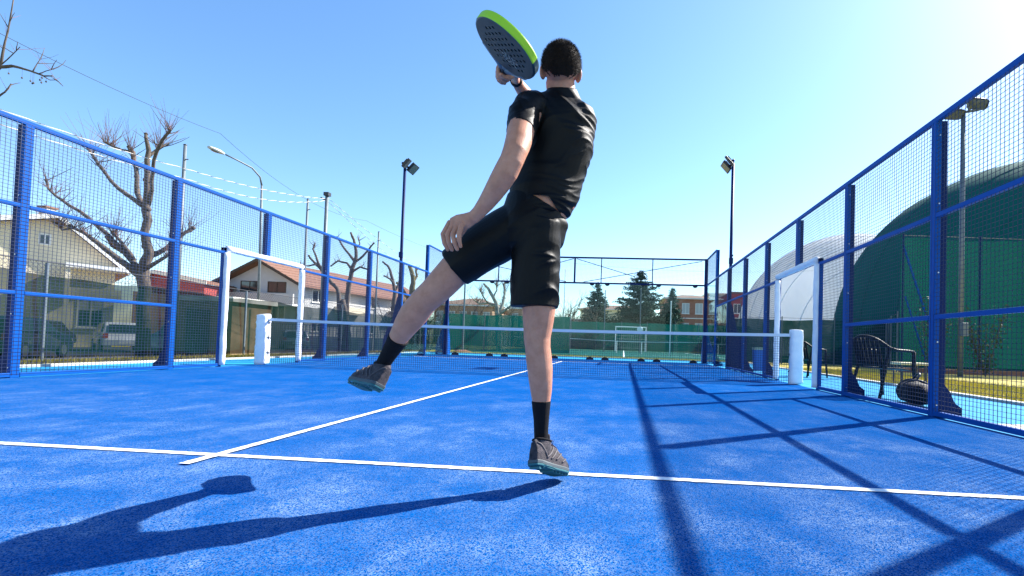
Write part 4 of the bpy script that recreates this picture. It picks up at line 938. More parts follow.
# throat: two struts and bridge, then handle
g = G()
for s in (-1, 1):
    g.loft([(*rp(s*.088,-.092,.019), *W_, .020,.0165), (*rp(s*.058,-.130,.019), *W_, .016,.016), (*rp(s*.028,-.160,.019), *W_, .015,.016), (*rp(s*.012,-.188,.019), *W_, .014,.016)], 12, p=3)
g.loft([(*rp(0,-.140,.019), *W_, .020,.008), (*rp(0,-.165,.019), *W_, .018,.012), (*rp(0,-.19,.019), *W_, .017,.015)], 12, p=3)
g.build('throat', M['grip_light'], rk, smooth=True)
g = G(); pts = [hpt(.180 + .125*i/18) for i in range(19)]; g.tube(pts, [.0165 + .0008*(i % 2) for i in range(18)] + [.016], 10)
hd = g.build('handle', M['grip'], rk, smooth=True)
g = G(); g.tube([hpt(.298), hpt(.304), hpt(.314)], [.0175,.020,.0185], 12); g.build('butt_cap', M['racket_edge'], hd, smooth=True)
# ------------------------------------------------------------------ trees and shrubs
def shoots(g, lines, seed, count, L, r, spread=.5, ends_only=False):
    rr = random.Random(seed)
    for li, ln in enumerate(lines[1:] if len(lines) > 1 else lines):
        for _ in range(count):
            u = rr.uniform(.35, 1.0)**.6 * (len(ln)-1)
            i = min(int(u), len(ln)-2); q = u - i
            p = Vector(ln[i][:3]).lerp(Vector(ln[i+1][:3]), q)
            d = Vector((rr.gauss(0, spread), rr.gauss(0, spread), rr.uniform(.6, 1.2))).normalized(); l = L*rr.uniform(.3, 1.25)
            pts = [p]; 
            for s in range(3):
                d = (d + Vector((rr.gauss(0,.12), rr.gauss(0,.12), .08))).normalized(); pts.append(pts[-1] + d*l/3)
            g.tube(pts, [r*1.5, r*1.1, r*.8, r*.45], 4, cap=False)

def knobs(g, lines, seed, m=.0):
    rr = random.Random(seed)
    for ln in lines:
        p = ln[-1]; g.ell(p[:3], (p[3]*1.25, p[3]*1.25, p[3]*1.2), None, 8, 6)
        for (x,y,z,r) in ln[2:-1]:
            if rr.random() < .35: g.ell((x + rr.uniform(-r,r)*.5, y, z + rr.uniform(-r,r)*.5), (r*.95, r*.95, r*.9), None, 8, 6)

def refine(ln, seed, amp=.25):
    rr = random.Random(seed); out = [ln[0]]
    for a, b in zip(ln[:-1], ln[1:]):
        m = [(a[i]+b[i])/2 for i in range(4)]; r = m[3]*amp*2
        out.append((m[0]+rr.uniform(-r,r), m[1]+rr.uniform(-r,r), m[2]+rr.uniform(-r,r)*.6, m[3]*rr.uniform(.92,1.15))); out.append(b)
    return out

TS = dict(tree_big=.66, tree_mid=.68, tree_lean=.68, tree_moss=.8, tree_thin=.9, tree_white=.85, branch_near=.9)
def skeleton_tree(key, label, cat, mt, nsh, L, r, group=None, name='pollarded_tree', seed=1, trunk_to_ground=True):
    lines = [refine([(q[0],q[1],q[2],q[3]*TS[key]) for q in l], seed+i) for i, l in enumerate(TREES[key])]
    b = lines[0][0]
    zb = -.03 if b[0] > -9.2 else -.2
    t = thing(name, (b[0], b[1], zb), label, cat, group)
    if trunk_to_ground:
        lines[0][0] = (b[0], b[1], min(b[2], zb) , b[3]*1.15)
    g = G(); ln = lines[0]; g.tube([p[:3] for p in ln], [p[3] for p in ln], 12); knobs(g, [ln], seed)
    g.build('trunk', mt, t, smooth=True)
    g = G()
    for ln in lines[1:]: g.tube([p[:3] for p in ln], [p[3] for p in ln], 8)
    knobs(g, lines[1:], seed+1)
    shoots(g, lines, seed+5, max(nsh//3,2), L*.75, r*2.4, 1.0)
    g.build('branches', mt, t, smooth=True)
    g = G(); shoots(g, lines, seed+3, nsh, L, r); g.build('shoots', M['twig'], t)
    return t
skeleton_tree('tree_big', 'large pollarded bare tree with reddish shoots behind the left screen', 'tree', M['bark'], 30, .7, .0032, seed=11)
skeleton_tree('tree_mid', 'slim pollarded tree with knobbly arms in front of the white house', 'tree', M['bark'], 7, .35, .004, seed=21)
skeleton_tree('tree_lean', 'leaning dark bare tree left of the slim pollarded tree', 'tree', M['bark'], 6, .3, .004, seed=31, name='bare_tree')
skeleton_tree('tree_moss', 'mossy yellowish cut back tree behind the lifted leg', 'tree', M['bark_moss'], 8, .5, .006, seed=41)
skeleton_tree('tree_thin', 'thin dark bare tree beside the left floodlight mast', 'tree', M['bark'], 6, .4, .005, seed=51, name='bare_tree')
skeleton_tree('tree_white', 'pale trunked bare tree seen between the player\'s legs', 'tree', M['bark_pale'], 22, .8, .009, seed=61, name='bare_tree')
skeleton_tree('branch_near', 'thin tree branch with hanging seeds reaching in at the top left corner', 'tree', M['bark'], 2, .3, .002, seed=71, name='roadside_tree')
rt = [o for o in bpy.data.objects if o.name.startswith('roadside_tree')][0]
g = G(); sr = random.Random(4); ln = TREES['branch_near'][0]
for i in range(9):
    j = sr.choice([5,6,7,8,9]); p = Vector(ln[j][:3]) + Vector((sr.uniform(-.1,.15), 0, 0)); q = p - Vector((0,0,sr.uniform(.05,.16)))
    g.tube([p, q], .0015, 4); g.ell(q, (.011,.011,.014), None, 6, 5)
g.build('seeds', M['bark'], rt)

def brush(name, x, y, z, h, w, label, seed, mt, n0=14, group=None, depth=4, cat='tree'):
    rr = random.Random(seed); t = thing(name, (x, y, z), label, cat, group)
    g = G(); gt = G()
    def grow(p, d, l, r, k):
        pts = [p]
        for s in range(3):
            d = (d + Vector((rr.gauss(0,.16), rr.gauss(0,.16), rr.gauss(.03,.1)))).normalized(); pts.append(pts[-1] + d*l/3)
        (gt if k >= depth - 0 else g).tube(pts, [r, r*.85, r*.7, r*.5], 5 if k > 1 else 3, cap=False)
        if k == 0: return
        for _ in range(rr.choice((3,3,4)) if k > 1 else 4):
            q = rr.choice(pts[1:]); nd = (d + Vector((rr.gauss(0,.55), rr.gauss(0,.55), rr.gauss(.1,.35)))).normalized()
            grow(q, nd, l*rr.uniform(.55,.8), r*.5, k-1)
    for i in range(n0):
        a = rr.uniform(0, 6.28); q = Vector((x + math.cos(a)*w*.12*rr.random(), y + math.sin(a)*w*.12*rr.random(), z))
        grow(q, Vector((math.cos(a)*.35*w/h, math.sin(a)*.35*w/h, 1)).normalized(), h*.45, h*.022, depth)
    gt.build('trunk', mt, t); g.build('crown', mt, t)
    return t
FAR_BRUSH = mat('far_bare_twigs', (.13,.095,.07), .95, var=(.20,.16,.12), vscale=.3)
DARK_BRUSH = mat('dark_bare_twigs', (.045,.04,.038), .95)
brush('bare_shrub', -8.9, 14.6, -.03, 2.9, 2.6, 'dark tangled bare shrub behind the floodlight mast on the left', 91, DARK_BRUSH, 8, cat='shrub')
brush('bare_shrub', -8.8, 17.0, -.03, 2.7, 2.6, 'dark tangled bare shrub further along behind the lifted foot', 92, DARK_BRUSH, 8, cat='shrub')
for i, (x, y, h, w, lb) in enumerate(((-5.2,49,6.6,6,'brown leafless tree right of the standing leg'), (-3.2,52,6.0,6,'brown leafless tree beside the left conifer'), (-16,44,6.4,6,'leafless tree before the peach building'), (-11.5,47,6.8,6,'leafless tree behind the lifted thigh'), (-8.5,50,6.2,6,'leafless tree behind the pale trunked tree'))):
    brush('far_bare_tree', x, y, -.03, h, w, lb, 100+i, FAR_BRUSH, 4, 'bare trees before the far buildings')

def conifer(x, y, z, h, w, label, seed, mt, kind='layered'):
    rr = random.Random(seed); t = thing('conifer', (x, y, z), label, 'tree', 'conifers beyond the far screen')
    g = G(); g.tube([(x,y,z),(x,y,z+h*.6),(x,y,z+h*.97)], [h*.022,h*.014,h*.004], 8); g.build('trunk', M['bark'], t)
    g = G(); lv = 26
    for j in range(lv):
        u = j/(lv-1); zz = z + h*(.12 + .88*u); R = w*.5*(1-u)**.75*(1.0 if u > .06 else .8)
        nb = max(4, int(13*(1-u)+4))
        for b in range(nb):
            a = rr.uniform(0, 6.283); L = R*rr.uniform(.6,1.15) + .12
            d = Vector((math.cos(a), math.sin(a), -.10+.35*u)).normalized(); p = Vector((x,y,zz + rr.uniform(-.2,.2)))
            g.tube([p, p + d*L], [.03,.01], 3, cap=False)
            nt_ = max(3, int(L*6))
            for s in range(nt_):
                q = p + d*L*(.2 + .8*(s+rr.random())/nt_)
                for _ in range(7):
                    o = Vector((rr.gauss(0,.16), rr.gauss(0,.16), rr.gauss(-.05,.10))); c = q + o
                    e = Vector((rr.gauss(0,1), rr.gauss(0,1), rr.gauss(0,.4))).normalized()*rr.uniform(.08,.20); f_ = e.cross(Vector((rr.gauss(0,1),rr.gauss(0,1),rr.gauss(0,1)))).normalized()*rr.uniform(.04,.09)
                    g.add([c-e, c+f_, c+e*1.1-Vector((0,0,.05)), c-f_], [(0,1,2,3)])
    g.build('crown', mt, t)
conifer(3.9, 51, -.02, 9.6, 10.0, 'broad dark cedar in the middle of the far trees', 5, M['needle'])
conifer(-1.6, 55, -.02, 8.4, 6.0, 'upright conifer left of the broad cedar', 6, M['needle2'])
conifer(8.6, 60, -.02, 8.6, 4.2, 'blue green conifer right of the broad cedar', 7, M['needle2'])
conifer(7.0, 49.5, -.02, 5.4, 4.0, 'low dark conifer against the brick building', 8, M['needle'])

def shrub(x, y, h, w, label, seed, n=700):
    rr = random.Random(seed); t = thing('shrub', (x, y, 0), label, 'shrub', 'shrubs along the green screen on the right')
    g = G(); tips = []
    for i in range(9):
        a = rr.uniform(0, 6.28); d = Vector((math.cos(a)*.28*w, math.sin(a)*.28*w, h*rr.uniform(.6,1))); pts = [Vector((x,y,-.02)), Vector((x,y,0)) + d*.5 + Vector((rr.gauss(0,.05),0,0)), Vector((x,y,0)) + d]
        g.tube(pts, [.012,.009,.004], 5); tips.append(pts)
    g.build('stems', M['bark'], t)
    g = G()
    for i in range(n):
        p = rr.choice(tips); u = rr.uniform(.1,1); c = p[0].lerp(p[2], u) + Vector((rr.gauss(0,.12), rr.gauss(0,.12), rr.gauss(0,.08)))
        e = Vector((rr.gauss(0,1), rr.gauss(0,1), rr.gauss(0,1))).normalized()*.05; f_ = e.cross(Vector((rr.gauss(0,1),rr.gauss(0,1),rr.gauss(0,1)))).normalized()*.025
        g.add([c-e, c+f_, c+e, c-f_], [(0,1,2,3)])
    g.build('leaves', M['leaf'], t)
shrub(11.6, 6.9, 2.6, 1.3, 'tall thin leafy shrub just right of the near blue post', 1)
shrub(13.3, 7.1, 2.3, 1.8, 'leafy shrub in the middle of the green screen on the right', 2)

# ------------------------------------------------------------------ grass blades on the strips next to the court
def grass(name, x0, x1, y0, y1, n, label, seed, h=.07, k=1.0):
    rr = random.Random(seed); g = G()
    for i in range(n):
        x, y = rr.uniform(x0,x1), rr.uniform(y0,y1); a = rr.uniform(0,3.14); w = .005; hh = h*rr.uniform(.4,1.3)
        dx, dy = math.cos(a)*w, math.sin(a)*w; lx, ly = rr.gauss(0,.02), rr.gauss(0,.02)
        g.add([(x-dx,y-dy,-.02),(x+dx,y+dy,-.02),(x+lx,y+ly,hh)], [(0,1,2)])
    m = mat(name + '_blades', (.26*k,.27*k,.03*k), .85, var=(.72*k,.56*k,.07*k), vscale=1.6)
    o = g.build(name, m); tag(o, label, 'grass', kind='stuff')
grass('grass', 7.33, 10.2, -3.5, 8.2, 26000, 'yellow green grass strip right of the light blue paving', 1)
grass('grass', -7.9, -6.94, -3.5, 12, 12000, 'grass strip between the kerb and the left screen', 2, .09, .38)
grass('grass', -6.8, 7.2, 12.46, 14.6, 12000, 'dry grass strip beyond the glass wall', 3, .07, .7)

# ------------------------------------------------------------------ green screens and their posts
def windscreen(pts, h, z0, label, m, posts=None, pm='grey_steel', ph=None, name='windscreen_fence', pr=.028, wire=None, chain=False):
    a, b = Vector((*pts[0],0)), Vector((*pts[1],0)); L = (b-a).length; d = (b-a).normalized(); nrm = Vector((-d.y, d.x, 0))
    t = thing(name, ((a+b)/2)[:], label, 'screen fence')
    g = G(); nx = max(int(L/.25), 8); nz = 6; vs = []; fs = []
    rr = random.Random(int(L*100)); ph_ = [rr.uniform(0,6) for _ in range(4)]
    for j in range(nz+1):
        for i in range(nx+1):
            s = L*i/nx; zz = z0 + (h-z0)*j/nz + (.03*math.sin(s*1.9) if j == nz else 0)
            o_ = .035*math.sin(s*2.3+ph_[0]+j*.4) + .02*math.sin(s*5.1+ph_[1]) - .0
            vs.append(a + d*s + nrm*o_ + Vector((0,0,zz)))
    for j in range(nz):
        for i in range(nx): q = j*(nx+1)+i; fs.append((q,q+1,q+nx+2,q+nx+1))
    g.add(vs, fs); g.build('screen', m, t, smooth=True)
    n = posts or max(int(L/2.5), 2)
    for i in range(n+1):
        p = a + d*L*i/n - nrm*.07*(1 if posts is None or posts > 0 else -1)
        g = G(); g.tube([(p.x,p.y,-.6 if p.x < -9 else -.02),(p.x,p.y,ph or h+.15)], pr, 8); g.build('post', M[pm], t)
    g = G(); g.tube([a - nrm*.07 + Vector((0,0,(ph or h+.12)-.04)), b - nrm*.07 + Vector((0,0,(ph or h+.12)-.04))], .008, 5)
    if wire: g.tube([a - nrm*.05 + Vector((0,0,wire)), b - nrm*.05 + Vector((0,0,wire))], .006, 5)
    g.build('wire', M['black_metal'], t)
    return t
t = thing('windscreen_fence', (-7.95, 4, 0), 'dark green shade screen on grey posts along the left street side', 'screen fence')
g = G(); vs = []; fs = []; nx = 130
for j in range(7):
    for i in range(nx+1):
        y = -5 + 22*i/nx; zz = .06 + (1.50 - .06)*j/6 + (.025*math.sin(y*2.1) + .015*math.sin(y*5) if j == 6 else 0)
        vs.append((-7.97 + .03*math.sin(y*2.7+j*.5) + .015*math.sin(y*7), y, zz))
for j in range(6):
    for i in range(nx): q = j*(nx+1)+i; fs.append((q,q+1,q+nx+2,q+nx+1))
g.add(vs, fs); g.build('screen', M['net_green'], t, smooth=True)
for y in (-3.85, -1.6, .68, 2.88, 5.1, 7.3, 9.5, 11.7, 14, 16.5):
    g = G(); g.tube([(-7.88, y, -.02), (-7.88, y, 1.70)], .026, 8); g.build('post', M['grey_steel'], t)
g = G(); g.tube([(-7.91,-5,1.72),(-7.91,17,1.72)], .008, 5); g.tube([(-7.91,-5,1.52),(-7.91,17,1.52)], .005, 5); g.build('wire', M['black_metal'], t)
g = G()
for y0 in range(-5*12, 17*12): g.bar((-7.915, y0/12, 1.5), (-7.915, y0/12+.2, 1.72), .003); g.bar((-7.915, y0/12+.2, 1.5), (-7.915, y0/12, 1.72), .003)
g.build('chain_link', M['black_metal'], t)
windscreen(((-9, 20),(-1.2, 20)), 2.15, -.02, 'green shade screen beyond the glass wall behind the lifted leg', M['net_green2'])
windscreen(((-12, 44.5),(32, 44.5)), 3.0, -.02, 'long teal green screen at the far side of the hard court', M['net_green2'], posts=16)
windscreen(((7.0, 14.2),(13.6, 13.4)), 2.0, .02, 'low dark green screen behind the padded right gate', M['net_dark'], posts=3)
windscreen(((13.6, 13.4),(11.55, 8.65)), 1.95, .02, 'short dark green screen turning towards the corner mast', M['net_dark'], posts=2)
t = windscreen(((11.5, 8.5),(19.5, 9.2)), 4.62, .22, 'tall light green netting screen on poles at the right', M['net_green3'], posts=3, pm='navy')
g = G()
for x0 in (11.5,):
    g.bar((x0, 8.45, 4.4), (x0+1.4, 8.4, .05), .05); g.bar((x0+.1, 8.45, 2.6), (x0+.9, 8.4, .05), .04)
g.build('brace', M['blue'], t)
g = G(); g.box((11.5, 8.42, -.02), (19.5, 8.62, .14)); o = g.build('brick_edging', M['soil']); tag(o, 'low reddish brick edging under the light green netting', 'edging')

# ------------------------------------------------------------------ poles, lamp, cables
for i, (x, y, h, lb) in enumerate(((-8.7,1.72,5.1,'grey pole rising beside the big pollarded tree'), (-8.68,6.33,5.15,'slim grey pole left of the capped pole'), (-8.69,11.15,5.15,'slim grey pole left of the left floodlight mast'))):
    t = thing('net_pole', (x,y,0), lb, 'pole', 'grey poles along the street side'); g = G(); g.tube([(x,y,-.05),(x,y,h)], [.045,.035], 10); g.build('pole', M['grey_steel'], t, smooth=True)
    g = G(); g.ell((x,y,h), (.04,.04,.025)); g.tube([(x,y,h-.35),(x+.1,y,h-.35)], .012, 6); g.build('cap', M['black_metal'], t)
t = thing('cable_pole', (-8.66,7.33,0), 'thicker grey pole with a dark cap carrying the cords', 'pole')
g = G(); g.tube([(-8.66,7.33,-.05),(-8.66,7.33,5.6)], [.07,.055], 12); g.build('pole', M['grey_steel'], t, smooth=True)
g = G(); g.box((-8.74,7.24,5.56),(-8.56,7.42,5.68)); g.tube([(-8.66,7.2,5.4),(-8.66,7.0,5.4)], .03, 6); g.build('bracket', M['black_metal'], t)
def cord(pts, label, m2, r=.012, white=True):
    """a white cord twisted round a dark carrier cable"""
    t = thing('overhead_cable', pts[0], label, 'cable')
    P = []
    for a, b, sg in pts_spans(pts):
        for i in range(24):
            u = i/24; P.append(Vector(a).lerp(Vector(b), u) - Vector((0,0,sg*4*u*(1-u))))
    P.append(Vector(pts[-1][:3])); m2 *= .6
    g = G(); g.tube(P, r*.45, 5); g.build('carrier', M['cable_k'], t)
    if white:
        g = G(); Q = []
        for i in range(len(P)-1):
            for k in range(4):
                p = P[i].lerp(P[i+1], k/4); a = (i*4+k)*.9; Q.append(p + Vector((math.cos(a)*.7, 0, math.sin(a)))*r*.45)
        g.tube(Q, m2, 5); g.build('cord', M['cable_w'], t)
def pts_spans(pts):
    return [(pts[i][:3], pts[i+1][:3], pts[i+1][3] if len(pts[i+1]) > 3 else .1) for i in range(len(pts)-1)]
cord([(-8.2,-6.5,4.35),(-8.64,1.74,4.52,.25),(-8.62,7.2,5.42,.12)], 'upper white cord from the pollarded tree to the capped pole', .012)
cord([(-8.2,-6.5,4.1),(-8.64,1.74,4.28,.25),(-8.62,7.2,5.36,.25)], 'lower white cord from the pollarded tree to the capped pole', .012)
cord([(-8.62,7.3,5.5),(-8.4,14,4.25,.1),(-8.2,22,3.6,.2)], 'upper cord falling away behind the left floodlight mast', .010)
cord([(-8.62,7.3,5.38),(-8.4,14,3.75,.1),(-8.2,22,3.2,.2)], 'lower cord falling away behind the left floodlight mast', .010)
cord([(-9.6,-6.2,6.4),(-9.4,3.5,6.15,.35),(-9.2,11,5.6,.5),(-6,30,7.4,.9),(20,34,7.6,.6)], 'thin dark overhead wire crossing the sky at the left', .0, .011, False)

t = thing('street_lamp', (-14.28, 11.5, -.55), 'tall grey street lamp with curved arm over the road', 'street lamp')
g = G(); g.tube([(-14.28,11.5,-.57),(-14.3,11.4,5),(-14.32,11.35,7.2)], [.065,.05,.042], 12); g.build('pole', M['grey_steel'], t, smooth=True)
g = G(); g.tube([(-14.32,11.35,7.2),(-14.34,11.25,7.55),(-14.42,10.85,7.82),(-14.6,10.2,7.93),(-14.72,9.75,7.98)], [.042,.038,.035,.032,.03], 10); g.build('arm', M['grey_steel'], t, smooth=True)
g = G(); d = Vector((-.10,-1,.02)).normalized(); c = Vector((-14.74,9.62,7.99))
g.loft([(*(c + d*q), 1,0,0, w, hh) for q, w, hh in ((-.05,.06,.05),(.15,.12,.08),(.35,.13,.075),(.6,.09,.05))], 14); lh = g.build('lamp_head', M['shutter'], t, smooth=True)
g = G(); g.ell(c + d*.33 - Vector((0,0,.06)), (.10,.2,.035)); g.build('lens', M['led'], lh, smooth=True)

t = thing('floodlight_mast', (12.1, 6.4, 0), 'tall grey floodlight mast behind the right fence near the top right', 'floodlight')
g = G(); g.tube([(12.1,6.4,-.02),(12.1,6.4,8.05)], [.075,.06], 12); g.build('pole', M['grey_steel'], t, smooth=True)
g = G(); g.bar((11.65,6.4,7.95),(12.55,6.4,8.10), .06); g.build('cross_arm', M['grey_steel'], t)
for sx, tl, dz in ((-.33, .45, -.10), (.36, .9, .22)):
    c = Vector((12.1+sx, 6.3, 8.05+dz)); n = Vector((-.15 if sx < 0 else -.5, -.35, -.85)).normalized(); u = Vector((1,0,tl*.55)); u = (u - n*u.dot(n)).normalized(); w = n.cross(u)
    g = G(); g.loft([(*(c + n*q), *u, a, b) for q, a, b in ((-.10,.10,.09),(-.02,.20,.16),(.06,.27,.2))], 16, p=4, round_ends=False); hd = g.build('lamp_head', M['black_metal'], t)
    g = G(); g.obox(c + n*.066, u*.22, w*.16, n*.004); g.build('lens', M['led'], hd)
g = G(); g.tube([(12.25,6.35,8.02),(12.18,6.35,8.28),(12.0,6.35,8.34),(11.85,6.35,8.22)], .03, 8); g.build('bracket', M['grey_steel'], t, smooth=True)
g = G(); g.box((12.02,6.2,1.2),(12.2,6.33,1.6)); g.build('junction_box', M['grey_steel'], t, bevel=.01)
def pole(x, y, h, label, m='grey_steel', r=.04, disc=None, z=-.02):
    t = thing('court_pole', (x,y,z), label, 'pole', 'thin poles around the hard court'); g = G(); g.tube([(x,y,z),(x,y,h)], [r,r*.8], 8); g.build('pole', M[m], t)
    g = G(); g.ell((x,y,h), (r*1.2,r*1.2,r)); g.build('cap', M[m], t)
    if disc: g = G(); g.tube([(x-.25,y,disc),(x+.25,y,disc)], .02, 6); g.ell((x,y,disc), (.24,.08,.24)); g.build('board', M['goal'], t)
pole(-5.8, 14.2, 3.85, 'grey pole with soil at its foot behind the lifted leg', r=.05)
pole(-2.1, 24, 5.6, 'thin white pole beside the standing leg', 'goal')
pole(.4, 31, 5.0, 'thin pole before the left conifer')
pole(3.3, 31, 5.2, 'thin pole with round base board before the cedar', disc=1.9)
pole(5.1, 24, 3.6, 'thin white pole right of the small goal', 'goal')
pole(9.9, 25, 3.9, 'thin pole before the grey tower block')
g = G(); sr = random.Random(8); g.ell((-5.8,14.1,-.03), (.5,.4,.14), None, 18, 10)
g.v = [(p[0]+sr.uniform(-.03,.03), p[1], p[2]+sr.uniform(-.02,.02)) for p in g.v]
tag(g.build('soil_heap', M['soil'], smooth=True), 'small heap of reddish soil at the foot of the grey pole', 'soil heap')

# small football goal and tennis net on the hard court
t = thing('football_goal', (2.7, 38.9, 0), 'small white football goal on the green hard court', 'goal')
g = G(); g.tube([(1.2,38.9,0),(1.2,38.9,2.35),(4.15,38.9,2.35),(4.15,38.9,0)], .06, 8); g.build('front_frame', M['goal'], t)
g = G()
for x in (1.2, 4.15): g.tube([(x,38.9,2.3),(x,39.8,2.0),(x,40.2,0)], .035, 6)
g.tube([(1.2,39.8,2.0),(4.15,39.8,2.0)], .035, 6); g.build('back_frame', M['goal'], t)
g = G()
for i in range(16): g.tube([(1.2+.197*i,38.95,2.3),(1.2+.197*i,39.8,2.0),(1.2+.197*i,40.2,.0)], .006, 3)
for q in (.3,.6,.9,1.2,1.5,1.8): g.tube([(1.2,40.2-.2*q,q),(4.15,40.2-.2*q,q)], .006, 3)
g.build('goal_net', M['goal'], t)
t = thing('tennis_net', (3, 26.5, 0), 'low sagging net between white posts across the green hard court', 'net')
g = G(); g.tube([(-3.4+12*i/30, 26.5, 1.0 - .14*math.sin(math.pi*(i/30))) for i in range(31)], .025, 6); g.build('top_cord', M['goal'], t)
for x in (-3.4, 1.5, 3.3, 8.6): g = G(); g.tube([(x,26.5,0),(x,26.5,1.02 if abs(x-2.6) > 3 else .88)], .04, 8); g.build('net_post', M['goal'], t)
g = G()
for i in range(60): g.tube([(-3.3+.2*i,26.5,.03),(-3.3+.2*i,26.5,.86)], .006, 3)
for j in range(6): g.tube([(-3.4,26.5,.05+.14*j),(8.6,26.5,.05+.14*j)], .006, 3)
g.build('net_mesh', M['net'], t)

# ------------------------------------------------------------------ buildings
def win(g_, t, face, u0, u1, z0, z1, o, d, nrm, frame='white_trim', pane='pane', sill=True, blind=0):
    """window on a wall: o origin point, d along-wall unit, nrm outward"""
    o = Vector(o); d = Vector(d); nrm = Vector(nrm)
    def P(u, z, k): return o + d*u + nrm*k + Vector((0,0,z))
    g = G(); w = .07
    for (a, b, c, e) in ((u0,u1,z0,z0+w),(u0,u1,z1-w,z1),(u0,u0+w,z0+w,z1-w),(u1-w,u1,z0+w,z1-w),((u0+u1)/2-w/2,(u0+u1)/2+w/2,z0+w,z1-w)):
        g.prism([P(a,c,-.02),P(b,c,-.02),P(b,e,-.02),P(a,e,-.02)], nrm*.06)
    f = g.build('window', M[frame], t)
    g = G(); g.prism([P(u0+w,z0+w,-.01),P(u1-w,z0+w,-.01),P(u1-w,z1-w,-.01),P(u0+w,z1-w,-.01)], nrm*.02); g.build('pane', M[pane], f)
    if blind:
        g = G(); zb = z1 - w - (z1-z0)*blind; g.prism([P(u0+w,zb,.012),P(u1-w,zb,.012),P(u1-w,z1-w,.012),P(u0+w,z1-w,.012)], nrm*.01); g.build('blind', M['shutter'], f)
    if sill:
        g = G(); g.prism([P(u0-.06,z0-.07,-.0),P(u1+.06,z0-.07,0),P(u1+.06,z0-.005,0),P(u0-.06,z0-.005,0)], nrm*.12); g.build('sill', M['white_trim'], f)

def gable_house(name, label, c0, dx, dy, W, L, eave, peak, z0, wall, roof, over=.45, trim='white_trim', peak_u=.5):
    """c0: near-left ground corner of the gable wall, dx along the gable, dy back"""
    c0 = Vector(c0); dx = Vector(dx).normalized(); dy = Vector(dy).normalized()
    t = thing(name, tuple(c0 + dx*W/2 + dy*L/2), label, 'house')
    def P(u, v, z): return c0 + dx*u + dy*v + Vector((0,0,z - c0.z))
    g = G(); g.prism([P(0,0,z0),P(W,0,z0),P(W,0,eave),P(W*peak_u,0,peak),P(0,0,eave)], dy*L); g.build('wall', M[wall], t)
    th = .22
    for side in (0, 1):
        a = 0 if side == 0 else W; e = -over if side == 0 else W + over
        sl = (peak - eave)/abs(W*peak_u - a); ze = eave - sl*over
        g = G(); 
        g.prism([P(e,-over,ze+.04), P(W*peak_u,-over,peak+.04), P(W*peak_u,-over,peak+.04+th), P(e,-over,ze+.04+th)], dy*(L+2*over))
        rf = g.build('roof', M[roof], t)
        g = G(); 
        g.prism([P(e,-over-.03,ze-.02), P(W*peak_u,-over-.03,peak-.02), P(W*peak_u,-over-.03,peak+.14+th*.5), P(e,-over-.03,ze+.14+th*.5)], dy*.06); g.build('barge_board', M[trim], rf)
        # courses of tiles
        g = G(); nrow = int(abs(W*peak_u-a)/.45)
        for r_ in range(nrow):
            u = e + (W*peak_u - e)*(r_+.5)/nrow; z = ze + (peak-ze)*(r_+.5)/nrow + .04 + th
            g.tube([P(u,-over,z), P(u,L+over,z)], .05, 5)
        g.build('tile_rows', M[roof], rf)
    return t, P
bl_dx, bl_dy = Vector((.985,.10,0)).normalized(), Vector((-.35,.93,0)).normalized()
t, P = gable_house('house', 'cream gabled house with terracotta roof and balcony at the far left', (-36.7,9.7,0), (.6,.8,0), (-.8,.6,0), 11.6, 8, 4.5, 6.9, -.6, 'cream', 'tile', .6, peak_u=.776)
g = G(); g.obox(P(8.6,.6,7.0), Vector((.25,0,0)), Vector((0,.25,0)), Vector((0,0,.55))); ch = g.build('chimney', M['white_wall'], t); g = G(); g.obox(P(8.6,.6,7.58), Vector((.32,0,0)), Vector((0,.32,0)), Vector((0,0,.05))); g.build('chimney_cap', M['tile'], ch)
nr = Vector((.8,-.6,0))
win(None, t, None, 8.3, 8.8, 5.3, 5.95, (-36.7,9.7,0), (.6,.8,0), nr, sill=False)
win(None, t, None, 5.6, 6.9, 1.8, 3.2, (-36.7,9.7,0), (.6,.8,0), nr)
win(None, t, None, 10.0, 11.2, .6, 2.8, (-36.7,9.7,0), (.6,.8,0), nr, blind=.5)
g = G(); g.prism([P(9.4,-1.6,4.05),P(12.0,-1.6,4.05),P(12.0,-1.6,4.28),P(9.4,-1.6,4.28)], Vector((-.8,.6,0))*1.6); bc = g.build('balcony_slab', M['white_trim'], t)
g = G(); g.prism([P(9.4,-1.5,-.6),P(9.6,-1.5,-.6),P(9.6,-1.5,4.05),P(9.4,-1.5,4.05)], Vector((-.8,.6,0))*.25); g.build('pillar', M['cream'], bc)
g = G(); g.prism([P(9.6,-1.45,2.2),P(11.8,-1.45,2.2),P(11.8,-1.45,2.9),P(9.6,-1.45,2.9)], Vector((-.8,.6,0))*.15); g.build('parapet', M['cream'], bc)
g = G(); g.prism([P(12.4,-.5,-.6),P(14.6,-.5,-.6),P(14.6,-.5,2.9),P(12.4,-.5,3.0)], (0,1.5,0)); tag(g.build('annex', M['brick'], loc=P(13.4,0,0)), 'low brick annex right of the cream house', 'building')

